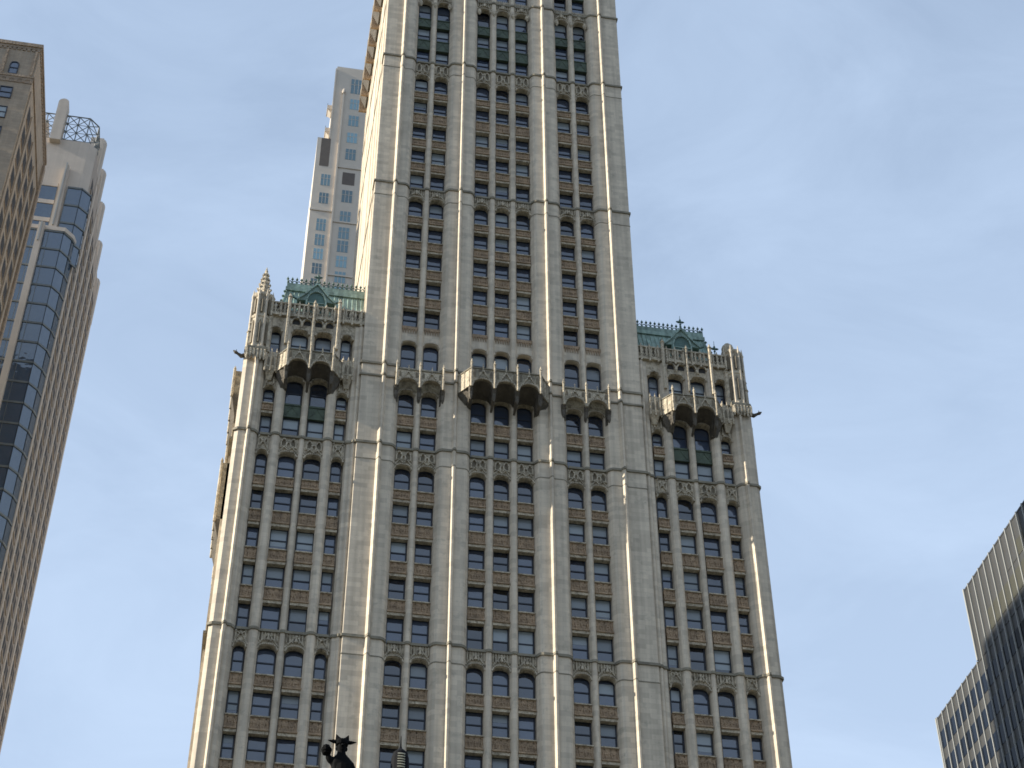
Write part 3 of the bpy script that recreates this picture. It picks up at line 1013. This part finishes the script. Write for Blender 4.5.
# side gallery of the tower (seen from below along the left flank), and the left wing's flank bays
for s_ in (-1, 1):
    for i in range(8):
        b = MB()
        y0 = 4.6+i*2.6
        xw = s_*12.88
        fl_ = 1 if s_ > 0 else -1
        b.box(*sorted((xw, xw+s_*.95)), y0, y0+2.35, 171.0, 172.6, 'parapet')
        b.prism([(xw, y0+.3), (xw+s_*.25, y0+.3), (xw+s_*.25, y0+2.0), (xw, y0+2.0)][::fl_], 169.0, 171.0, 'soot_shade',
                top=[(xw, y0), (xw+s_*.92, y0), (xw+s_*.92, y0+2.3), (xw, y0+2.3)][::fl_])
        b.box(*sorted((xw+s_*.02, xw+s_*.98)), y0+2.35, y0+2.6, 168.8, 173.0, 'spandrel')
        b.build('side_gallery', GS)
    for (ya, yb_, za, zb_, pr) in ((2.6, 9.6, 102.2, 104.9, .72), (12.5, 19.5, 102.2, 104.9, .72), (22, 29, 102.2, 104.9, .72), (32, 40, 102.2, 104.9, .72), (4.0, 9.4, 89.5, 95.5, .8), (14, 19, 90.5, 95.5, .5)):
        b = MB()
        xw = s_*23.3
        b.box(*sorted((xw, xw+s_*pr)), ya, yb_, za, zb_, 'parapet')
        b.prism([(xw, ya+.4), (xw+s_*.25, ya+.4), (xw+s_*.25, yb_-.4), (xw, yb_-.4)][::(1 if s_ > 0 else -1)], za-2.2, za, 'soot_shade',
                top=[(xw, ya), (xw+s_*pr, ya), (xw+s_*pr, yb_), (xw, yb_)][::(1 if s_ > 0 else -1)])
        for k in range(5):
            yy = ya+(yb_-ya)*k/4
            b.lathe(xw+s_*pr, yy, [(.12, za-.3), (.12, zb_+.1), (.15, zb_+.18), (.02, zb_+.55)], 'trim', 6)
        b.build('side_balcony', GS)
    # flank bay columns: shallow piers
    for i in range(12):
        y0 = 4.0+i*4.6
        if y0 > 56: break
        xw = s_*23.3
        b = MB(); b.box(*sorted((xw, xw+s_*.32)), y0, y0+.7, 0, 103, 'stone'); b.build('flank_pier', GS)
    for z in (S6, S5, S4):
        b = MB(); b.box(*sorted((s_*23.3, s_*23.3+s_*.42)), 1.6, 58, z-.24, z, 'string'); b.build('string_course', GS)
    for z in (S1, S2, S0):
        b = MB(); b.box(*sorted((s_*12.88, s_*12.88+s_*.07)), 1.6, 25.9, z-.24, z, 'string'); b.build('string_course', GS)
    for y0 in (1.6, 5.2, 9.5, 18, 22, 25.3):
        b = MB(); b.box(*sorted((s_*12.88, s_*12.88+s_*.05)), y0, y0+.5, 111, TOPZ, 'stone'); b.build('flank_pier', GS)

# ================================================================== BROWN STONE TOWER (left edge)
BX, BY, BZ, BD = -51.88, 20.0, 166.5, 18.5
BR = thing('brown_office_tower', (-66, 27, 0), 'brown stone office tower with a flat cornice at the far left edge of the photo', 'office tower')
b = MB()
b.box(-80, BX, BY, BY+BD, 0, BZ-.9, 'brownstone')
b.build('wall', BR)
b = MB()
b.box(-80, BX+.22, BY-.25, BY+BD+.1, BZ-.55, BZ, 'browntrim')
b.box(-80, BX+.1, BY-.12, BY+BD+.05, BZ-.9, BZ-.55, 'browntrim')
for i in range(34):
    xx = BX-.2-i*.55
    b.box(xx-.18, xx+.18, BY-.1, BY-.002, BZ-1.25, BZ-.9, 'browntrim')
for i in range(31):
    yy = BY+.3+i*.58
    b.box(BX+.002, BX+.08, yy-.16, yy+.16, BZ-1.3, BZ-.9, 'browntrim')
b.build('cornice', BR)
b = MB()
b.box(-80, BX+.14, BY-.16, BY-.003, 160.45, 160.8, 'browntrim')
b.box(-80, BX+.08, BY-.08, BY-.004, 159.5, 160.45, 'browntrim')
b.box(BX+.004, BX+.14, BY-.1, BY+BD, 160.45, 160.8, 'browntrim')
for i in range(20):
    xx = BX-.5-i*.9
    b.ribbon(arch(.8, 159.6, .5, 8, xc=xx), .1, BY-.12, BY-.08, 'browntrim')
b.build('string_course', BR)
for xx in (-52.2, -55.5, -59.3, -63.1, -66.9):
    b = MB(); b.box(xx-.11, xx+.11, BY-.2, BY-.004, 160.8, 165.1, 'browntrim'); b.build('pilaster', BR)
BW = WindowSet(BR)
kx = [-54.3, -58.0, -61.8, -65.6]
for x in kx:
    BW.add('arched_window', x, BY-.03, 160.85, 1.05, 2.2, .5, 0)
z = 156.6
while z > 4:
    for x in kx + [k_-1.9 for k_ in kx]:
        if x == kx[0]: x -= .15
        if z > 60: BW.add('window', x, BY-.03, z, 1.45, 1.95, 0, rblind(.3))
    z -= 3.4
BW.build()
# corbelled corner rounding and the grooved north flank
for yy in (20.9, 24.8, 28.7, 32.6, 36.2):
    b = MB(); b.box(BX+.003, BX+.16, yy-.45, yy+.45, 0, 158.8, 'brownstone'); b.build('flank_pilaster', BR)
b = MB(); b.box(BX+.003, BX+.30, 37.5, 38.4, 0, 164.8, 'browntrim'); b.build('flank_pilaster', BR)
fl = []
z = 157.2
while z > 20:
    for j, yy in enumerate((22.85, 26.75, 30.65, 34.4)):
        fl.append((yy, z-(0.0)))
    z -= 3.4
for i, (yy, z) in enumerate(fl[:100]):
    c = MB()
    c.box(BX+.006, BX+.02, yy-1.25, yy+1.25, z-1.25, z+1.05, 'recess_shade')
    c.box(BX+.006, BX+.08, yy-1.3, yy+1.3, z-1.42, z-1.25, 'browntrim')
    c.box(BX+.006, BX+.05, yy-.04, yy+.04, z-1.15, z+1.05, 'frame')
    c.build('flank_window', BR)
b = MB()
for yy, z in fl[100:]:
    b.box(BX+.006, BX+.02, yy-1.25, yy+1.25, z-1.25, z+1.05, 'recess_shade')
b.build('flank_window', BR, kind='stuff')

# ================================================================== CONCRETE AND GLASS TOWER behind it
CX, CY = -49.6, 60.0
CT = thing('apartment_tower', (-63, 76, 0), 'pale concrete apartment tower with blue glass bays and an open steel crown', 'apartment tower')
b = MB()
b.prism([(-78, CY), (CX-1.1, CY), (CX, CY+1.1), (CX, 92), (-78, 92)], 0, 194.3, 'concrete')
b.box(-78, -57.3, CY+1.0, 90, 194.3, 199.0, 'concrete')
b.build('wall', CT)
# rounded pillar above the roof
b = MB()
pl = []
for i in range(9):
    a = math.pi*i/8
    pl.append((-55.5 + .75*math.cos(math.pi-a) , 201.4 + .8*math.sin(a)))
b.slab([(-56.25, 193.3), (-54.75, 193.3)] + list(reversed(pl)), CY-.9, CY+.9, 'concrete')
b.build('roof_pillar', CT)
# open steel crown
b = MB()
cr = [(-60.5, CY+.2), (-51.4, CY+.2), (-50.15, CY+1.6), (-50.15, CY+12)]
for z in (194.5, 196.25, 198.0, 199.75):
    for p, q in zip(cr[:-1], cr[1:]):
        b.tube([(p[0], p[1], z), (q[0], q[1], z)], .12 if z in (194.5, 199.75) else .06, 'steel', 4)
for p, q in zip(cr[:-1], cr[1:]):
    L = math.hypot(q[0]-p[0], q[1]-p[1]); n = max(1, round(L/1.45))
    for i in range(n):
        a = [p[k]+(q[k]-p[k])*i/n for k in (0, 1)]; c = [p[k]+(q[k]-p[k])*(i+1)/n for k in (0, 1)]
        b.tube([(a[0], a[1], 194.4), (a[0], a[1], 199.8)], .08, 'steel', 4)
        for z in (194.5, 196.25, 198.0):
            b.tube([(a[0], a[1], z), (c[0], c[1], z+1.75)], .075, 'steel', 4)
            b.tube([(a[0], a[1], z+1.75), (c[0], c[1], z)], .075, 'steel', 4)
b.build('steel_crown', CT)
# upper glass bays
def glass_bay(z0, z1, pts, fl, name='glass_bay', band=.30, bm='steel'):
    """glass bay following a plan line pts (x,y) between z0 and z1 with floor bands every fl metres"""
    b = MB()
    for p, q in zip(pts[:-1], pts[1:]):
        b.poly([(p[0], p[1], z0), (q[0], q[1], z0), (q[0], q[1], z1), (p[0], p[1], z1)], 'blueglass')
    o = b.build(name, CT)
    c = MB()
    z = z1
    while z > z0:
        for p, q in zip(pts[:-1], pts[1:]):
            d = Vector((q[0]-p[0], q[1]-p[1], 0)).normalized(); nrm = Vector((d.y, -d.x, 0))
            P = [Vector((p[0], p[1], 0)), Vector((q[0], q[1], 0))]
            c.prism([tuple((P[0]+nrm*.10).xy), tuple((P[1]+nrm*.10).xy), tuple((P[1]-nrm*.05).xy), tuple((P[0]-nrm*.05).xy)], z-band, z, bm)
        z -= fl
    for p, q in zip(pts[:-1], pts[1:]):
        L = math.hypot(q[0]-p[0], q[1]-p[1]); n = max(1, round(L/2.1))
        for i in range(n+1):
            a = [p[k]+(q[k]-p[k])*i/n for k in (0, 1)]
            c.box(a[0]-.03, a[0]+.03, a[1]-.06, a[1]+.03, z0, z1, 'steel')
    c.build('mullion_grid', o)
    return o
glass_bay(174.9, 185.0, [(-56.6, CY-.12), (-53.6, CY-.12)], 3.55, band=.75, bm='concrete')
glass_bay(170.0, 184.6, [(-52.2, CY-.12), (-50.2, CY-.12), (-48.95, CY+1.1), (-48.95, CY+1.9)], 3.55)
b = MB()
b.slab([(-53.45, 174.9), (-52.35, 174.9), (-52.6, 188.4), (-53.2, 188.4)], CY-.75, CY-.02, 'concrete')
b.box(-53.02, -52.82, CY-1.0, CY-.75, 176, 188.6, 'whitemetal')
b.build('bay_fin', CT)
# lower projecting bay
b = MB()
lowpts = [(-57.0, CY-.15), (-57.0, CY-1.8), (-50.95, CY-1.8), (-49.8, CY-.5), (-49.4, CY+.9), (-51.0, CY+.9)]
b.prism([(p[0], p[1]) for p in lowpts], 174.1, 174.8, 'concrete')
b.build('bay_cap', CT)
glass_bay(20, 174.1, [(-56.9, CY-1.65), (-51.05, CY-1.65), (-49.95, CY-.4), (-49.5, CY+.9)], 3.4)
b = MB()
b.box(-54.45, -53.65, CY-2.6, CY-1.72, 20, 174.6, 'concrete')
b.box(-54.15, -53.95, CY-2.75, CY-2.6, 171.0, 174.6, 'whitemetal')
b.build('bay_fin', CT)
# north flank: buttress piers with stepped tops and windows coloured like shaded recesses
ys = [61.6, 66.8, 72.6, 78.6, 84.6, 90.6]
tops = [186.0, 203.0, 202.5, 201.5, 199.0, 196.5]
for yy, tz in zip(ys, tops):
    b = MB(); b.box(CX+.002, CX+.14, yy, yy+1.1, 0, tz-8.5, 'concrete'); b.build('flank_pier', CT)
for yy, tz in zip(ys[1:], tops[1:]):
    b = MB()
    b.lathe(CX-.5, yy+.65, [(.75, tz-9.5), (.75, tz-.5), (.6, tz)], 'concrete', 10)
    b.box(CX-2.0, CX-.1, yy-1.0, yy+2.3, 194.3, tz-1.0, 'concrete')
    b.build('buttress_cap', CT)
b = MB(); b.box(CX+.001, CX+.012, CY+1.2, 91.9, 0, 194.2, 'concrete_dark'); b.build('flank_wall', CT)
cell = []
z = 190.0
while z > 90:
    for yy in (63.9, 69.4, 75.3, 81.3, 87.3):
        if z < 193: cell.append((yy, z))
    z -= 3.35
cell.sort(key=lambda q: (-q[1]))
def flank_cell(c, yy, z):
    c.box(CX+.013, CX+.025, yy-1.1, yy+2.5, z-2.35, z+.15, 'recess_shade')
    c.box(CX+.013, CX+.16, yy-1.15, yy+2.2, z-2.65, z-2.35, 'concrete_dark')
    c.box(CX+.013, CX+.05, yy+.6, yy+.85, z-2.35, z+.15, 'concrete_dark')
for yy, z in cell[:100]:
    c = MB(); flank_cell(c, yy, z); c.build('flank_window', CT)
c = MB()
for yy, z in cell[100:]: flank_cell(c, yy, z)
c.build('flank_window', CT, kind='stuff')

# ================================================================== FAR LIMESTONE TOWER
FY = 105.0
FT = thing('limestone_tower', (-4, 118, 0), 'slender pale limestone high-rise rising behind the left green copper roof', 'high-rise')
b = MB()
b.box(-15.0, 12.0, FY, 130, 253.0, 274.0, 'limestone')
b.box(-17.3, 12.0, FY, 130, 0, 253.0, 'limestone')
b.box(-14.9, 12, FY+.1, FY+.5, 274, 274.6, 'limestone')
b.build('wall', FT)
b = MB()
b.box(-13.35, -13.05, FY-.35, FY-.003, 60, 266.3, 'limestone')
b.build('corner_fin', FT)
b = MB()
b.box(-15.2, -14.95, FY-.2, FY-.004, 253.0, 273.6, 'limestone')
b.lathe(-13.2, FY-.25, [(.3, 266.3), (.38, 266.8), (.3, 267.3), (.1, 267.7)], 'concrete', 8)
b.build('corner_fin', FT)
for z in (245.6, 231.0, 217.5):
    b = MB(); b.box(-13.0, 12, FY-.2, FY-.005, z-.35, z, 'limestone'); b.build('ledge', FT)
b = MB(); b.box(-17.4, -13.4, FY-.2, FY-.004, 233.1, 233.5, 'limestone'); b.build('ledge', FT)
for (x, z) in ((-15.6, 262.6), (-15.7, 256.0)):
    b = MB()
    b.box(-16.1, -15.0, FY+.5, FY+2.6, z-.5, z+.6, 'limestone')
    b.prism([(-15.3, FY+.8), (-15.0, FY+.8), (-15.0, FY+2.2), (-15.3, FY+2.2)], z-1.3, z-.5, 'limestone', top=[(-16.0, FY+.6), (-15.0, FY+.6), (-15.0, FY+2.5), (-16.0, FY+2.5)])
    for k in range(4): b.box(-16.08, -16.0, FY+.6+k*.6, FY+.75+k*.6, z+.6, z+1.2, 'steel')
    b.build('balcony', FT)
def far_window(x, y, z, w, h, dark=False):
    c = MB()
    c.box(x-w/2, x+w/2, y-.03, y-.004, z, z+h, 'louvrebrown' if dark else 'farglass')
    o = c.build('window' if not dark else 'louvre', FT)
    if not dark:
        f = MB()
        for t in (-.5, -.17, .17, .5):
            f.box(x+t*w-.045, x+t*w+.045, y-.07, y-.03, z, z+h, 'limestone')
        f.box(x-w/2, x+w/2, y-.06, y-.031, z+h*.62-.04, z+h*.62+.04, 'limestone')
        f.build('window_mullion', o)
    return o
COLS = (-10.85, -6.4, -1.9, 2.6)
for x in COLS:
    far_window(x, FY, 266.9, 2.2, 4.3)
    for zt, h in ((265.2, 3.0), (260.4, 3.0), (255.4, 2.8), (250.8, 3.0), (239.4, 3.2), (233.8, 3.1), (229.6, 2.9), (226.2, 2.9), (222.3, 2.8), (218.4, 2.7), (214.6, 2.7), (210.8, 2.7)):
        far_window(x, FY, zt-h, 2.0, h)
    far_window(x, FY, 240.9, 2.3, 3.3, True)
far_window(-15.65, FY, 245.2, 1.75, 7.7, True)
for zt, h in ((243.0, 3.0), (238.0, 2.8), (231.1, 3.0), (227.1, 2.8), (223.5, 2.7), (219.8, 2.6), (216.0, 2.6), (212.2, 2.6)):
    far_window(-15.05, FY, zt-h, 1.8, h)

# ================================================================== DARK RIBBED OFFICE BLOCK (right)
RX = 64.0
RB = thing('ribbed_office_block', (82, 20, 0), 'grey ribbed metal office block with a stepped roof at the right edge', 'office block')
yU, yL, zU, zL = 44.7, 58.3, 119.9, 110.0
b = MB()
b.box(RX+.25, RX+36, -22, yL, 0, zL-.02, 'greypanel')
b.box(RX+.25, RX+36, -22, yU, zL-.02, zU-.02, 'greypanel')
b.build('wall', RB)
b = MB()
b.box(RX+.20, RX+.9, -22, yL+.06, zL-.22, zL, 'greypanel')
b.box(RX+.20, RX+.9, -22, yU+.06, zU-.22, zU, 'greypanel')
b.box(RX+.02, RX+.25, yL-.01, yL+.25, 0, zL, 'whitemetal')
b.box(RX+.02, RX+.25, yU-.01, yU+.25, zL, zU, 'whitemetal')
b.build('roof_edge', RB)
P = 1.62
y = yL-.2
while y > -21:
    top = zL if y > yU else zU
    b = MB(); b.box(RX+.06, RX+.245, y-.075, y+.075, 0, top-.01, 'whitemetal'); b.build('rib', RB)
    y -= P
rw = random.Random(5)
bands = []
z = zL-2.1
while z > 60:
    bands.append((z-2.25, z, yL-.2, 'navyglass')); z -= 3.75
bands.append((zU-4.9, zU-2.9, 34.0, 'olive1'))
bands.append((zU-8.6, zU-5.9, 41.0, 'olive2'))
nw = 0
wl = []
for z0, z1, ys_, kind in bands:
    y = yL-.2
    i = 0
    while y > -20:
        if y <= ys_ + .01:
            m = kind
            if kind == 'olive1':
                m = 'greypanel' if i % 5 in (0, 1, 4) and y > 20 else 'olivepanel'
                if y < 22: m = None
            if kind == 'olive2': m = 'olivepanel'
            if m and not (z1 > zL and y > yU): wl.append((z0, z1, y, m))
        y -= P; i += 1
wl.sort(key=lambda q: (-(q[1] > 95), -q[2]))
for z0, z1, y, m in wl[:100]:
    c = MB(); c.box(RX+.21, RX+.249, y-P+.08, y-.08, z0, z1, m); c.build('window', RB)
c = MB()
for z0, z1, y, m in wl[100:]: c.box(RX+.21, RX+.249, y-P+.08, y-.08, z0, z1, m)
c.build('window', RB, kind='stuff')

# ================================================================== STATUE AND LAMP (bottom edge)
K = 14/12
CAMX, CAMY, CAMZ = -20.742, -117.748, 1.7
def at(px_x, px_z, dy=0.0):
    """figure helper: metres right/up of the statue's axis"""
    return Vector((px_x, dy, px_z))
SX, SY = -19.74, CAMY+14.0
SZ = 9.38                                  # level of the chin
ST = thing('bronze_statue', (SX, SY, 0), 'dark bronze figure in a cocked hat raising one fist, standing on a tall stone column', 'statue')
b = MB()
b.lathe(SX, SY, [(.7, 0), (.7, .5), (.55, .6), (.55, 1.6), (.62, 1.7), (.42, 1.9), (.30, 2.1), (.26, 7.6), (.34, 7.8), (.40, 8.0), (.40, 8.22)], 'granite', 16)
b.build('column', ST)
def skin_mesh(name, verts, edges, radii, m, root=0, levels=2):
    me = bpy.data.meshes.new(name)
    me.from_pydata(verts, edges, [])
    o = bpy.data.objects.new(name, me)
    COL.objects.link(o)
    md = o.modifiers.new('skin', 'SKIN')
    if not me.skin_vertices: pass
    lay = me.skin_vertices[0].data if me.skin_vertices else None
    if lay:
        for i, r in enumerate(radii):
            lay[i].radius = (r, r)
            lay[i].use_root = (i == root)
    me.materials.append(MT[m])
    sd = o.modifiers.new('sub', 'SUBSURF'); sd.levels = levels; sd.render_levels = levels
    return o
H = 0.125                                  # head height of the figure, metres
V = []
E_ = []
RR = []
def j(p, r, par=None):
    V.append(p); RR.append(r)
    if par is not None: E_.append((par, len(V)-1))
    return len(V)-1
# z relative to chin
pel = j((0.02, 0, -.46), .085)
wai = j((0.02, 0, -.36), .072, pel)
che = j((0.01, 0, -.20), .095, wai)
shc = j((0.005, 0, -.085), .07, che)
nek = j((0.0, -.005, -.02), .034, shc)
hea = j((0.0, -.012, .03), .042, nek)
hto = j((0.0, -.008, .085), .050, hea)
sl = j((-.065, 0, -.085), .044, shc)
el = j((-.105, -.015, -.085), .034, sl)
wl_ = j((-.130, -.03, -.035), .024, el)
sr = j((.085, 0, -.125), .046, shc)
er = j((.150, -.01, -.27), .036, sr)
wr = j((.15, -.07, -.39), .026, er)
for sx in (-1, 1):
    hp = j((.02+sx*.05, 0, -.52), .066, pel)
    kn = j((.02+sx*.055, -.015, -.78), .046, hp)
    an = j((.02+sx*.06, .01, -1.07), .030, kn)
    to = j((.02+sx*.065, -.09, -1.11), .028, an)
body = skin_mesh('person', [(x+SX, y+SY, z+SZ) for x, y, z in V], E_, RR, 'bronze')
body.name = 'figure'
body.parent = ST
body.location = -world_loc(ST)
# raised hand with bent fingers around a ball-like bundle
b = MB()
hx, hy, hz = SX-.140, SY-.035, SZ-.025
b.lathe(hx, hy, [(.012, hz-.03), (.03, hz-.02), (.042, hz+.005), (.044, hz+.025), (.036, hz+.05), (.02, hz+.064), (.006, hz+.068)], 'bronze', 10)
for i, k_ in enumerate((.75, 1.0, 1.0, .8)):
    zz = hz-.008+i*.019
    b.tube([(hx-.03*k_, hy-.026*k_, zz), (hx-.005, hy-.05*k_, zz), (hx+.026*k_, hy-.042*k_, zz), (hx+.034*k_, hy-.018, zz)], [.010, .011, .0105, .009], 'bronze', 6)
b.tube([(hx+.03, hy-.01, hz-.02), (hx+.04, hy-.035, hz+.01), (hx+.02, hy-.055, hz+.035)], [.014, .013, .009], 'bronze', 6)
b.build('raised_hand', ST)
b = MB()
hx, hy, hz = SX+.16, SY-.08, SZ-.43
b.lathe(hx, hy, [(.015, hz-.05), (.03, hz-.03), (.032, hz+.01), (.02, hz+.04)], 'bronze', 8)
for i in range(4):
    b.tube([(hx-.02+i*.014, hy-.02, hz-.04), (hx-.02+i*.014, hy-.035, hz-.065), (hx-.02+i*.014, hy-.025, hz-.085)], [.009, .008, .006], 'bronze', 5)
b.tube([(hx-.025, hy-.02, hz-.01), (hx-.04, hy-.04, hz-.04)], [.01, .007], 'bronze', 5)
b.build('lowered_hand', ST)
# face
fx, fy, fz = SX, SY-.06, SZ+.03
b = MB(); b.tube([(fx, fy+.005, fz+.03), (fx, fy-.022, fz+.002), (fx, fy-.006, fz-.002)], [.008, .012, .008], 'bronze', 6); b.build('nose', ST)
for sx in (-1, 1):
    b = MB(); b.lathe(fx+sx*.02, fy+.002, [(.004, fz+.022), (.009, fz+.028), (.004, fz+.034)], 'bronze', 6); b.build('eye', ST)
    b = MB(); b.lathe(fx+sx*.043, fy+.06, [(.006, fz-.01), (.012, fz+.01), (.006, fz+.03)], 'bronze', 6); b.build('ear', ST)
b = MB(); b.tube([(fx-.018, fy+.004, fz-.02), (fx, fy-.004, fz-.02), (fx+.018, fy+.004, fz-.02)], [.004, .006, .004], 'bronze', 5); b.build('mouth', ST)
# cocked hat: brim with two side points, crown with two peaks
b = MB()
zb = SZ+.105
b.lathe(SX, SY, [(.056, zb-.03), (.060, zb), (.052, zb+.018), (.035, zb+.026)], 'bronze', 14)
for sx in (-1, 1):
    b.tube([(SX+sx*.03, SY, zb), (SX+sx*.085, SY-.01, zb), (SX+sx*.128, SY-.015, zb+.004)], [.024, .016, .003], 'bronze', 8)
    b.tube([(SX+sx*.022, SY, zb+.01), (SX+sx*.042, SY-.005, zb+.034), (SX+sx*.056, SY-.008, zb+.072)], [.036, .024, .003], 'bronze', 8)
b.build('hat', ST)
# coat tails
b = MB()
b.lathe(SX+.02, SY, [(.15, SZ-.74), (.135, SZ-.62), (.105, SZ-.46), (.085, SZ-.36), (.1, SZ-.24), (.09, SZ-.14)], 'bronze', 14)
b.build('coat', ST)

LX, LY = -19.21, CAMY+14.0
LP = thing('street_lamp', (LX, LY, 0), 'black iron lamp post with a slatted lantern and needle spire at the bottom edge', 'street lamp')
b = MB()
b.lathe(LX, LY, [(.22, 0), (.22, .3), (.15, .45), (.10, 1.0), (.07, 1.3), (.05, 4), (.04, 8.9), (.06, 8.95), (.075, 9.02)], 'iron', 12)
b.build('post', LP)
b = MB()
b.lathe(LX, LY, [(.078, 9.02), (.085, 9.06), (.085, 9.12), (.084, 9.30), (.080, 9.37), (.066, 9.425), (.035, 9.455), (.014, 9.475), (.008, 9.50), (.003, 9.60)], 'iron', 16)
lan = b.build('lantern', LP)
b = MB()
for i in range(8):
    zz = 9.20+i*.026
    a0, a1 = math.radians(-112), math.radians(-66)
    pts = []
    rr = .086 if zz < 9.32 else .083
    for k in range(7):
        a = a0+(a1-a0)*k/6
        pts.append((LX+rr*math.cos(a), LY+rr*math.sin(a), zz))
    b.tube(pts, .006, 'lampglass', 5)
b.build('lamp_slat', lan)

# ================================================================== GROUND
def struct(name, mb):
    o = mb.build(name); o['kind'] = 'structure'; return o
b = MB(); b.poly([(-4000, -4000, 0), (4000, -4000, 0), (4000, 4000, 0), (-4000, 4000, 0)], 'ground'); struct('ground', b)
b = MB(); b.poly([(-600, -26, .004), (600, -26, .004), (600, -8, .004), (-600, -8, .004)], 'asphalt'); struct('road', b)
b = MB()
for x in range(-300, 300, 6): b.poly([(x, -17.1, .008), (x+3, -17.1, .008), (x+3, -16.9, .008), (x, -16.9, .008)], 'line')
struct('road_marking', b)
b = MB(); b.box(-600, 600, -7.8, -.3, 0.0, .13, 'pave'); b.box(-600, 600, -32, -26.2, 0.0, .13, 'pave'); struct('pavement', b)
b = MB(); b.box(-600, 600, -8, -7.8, 0, .14, 'kerb'); b.box(-600, 600, -26.2, -26, 0, .14, 'kerb'); struct('kerb', b)
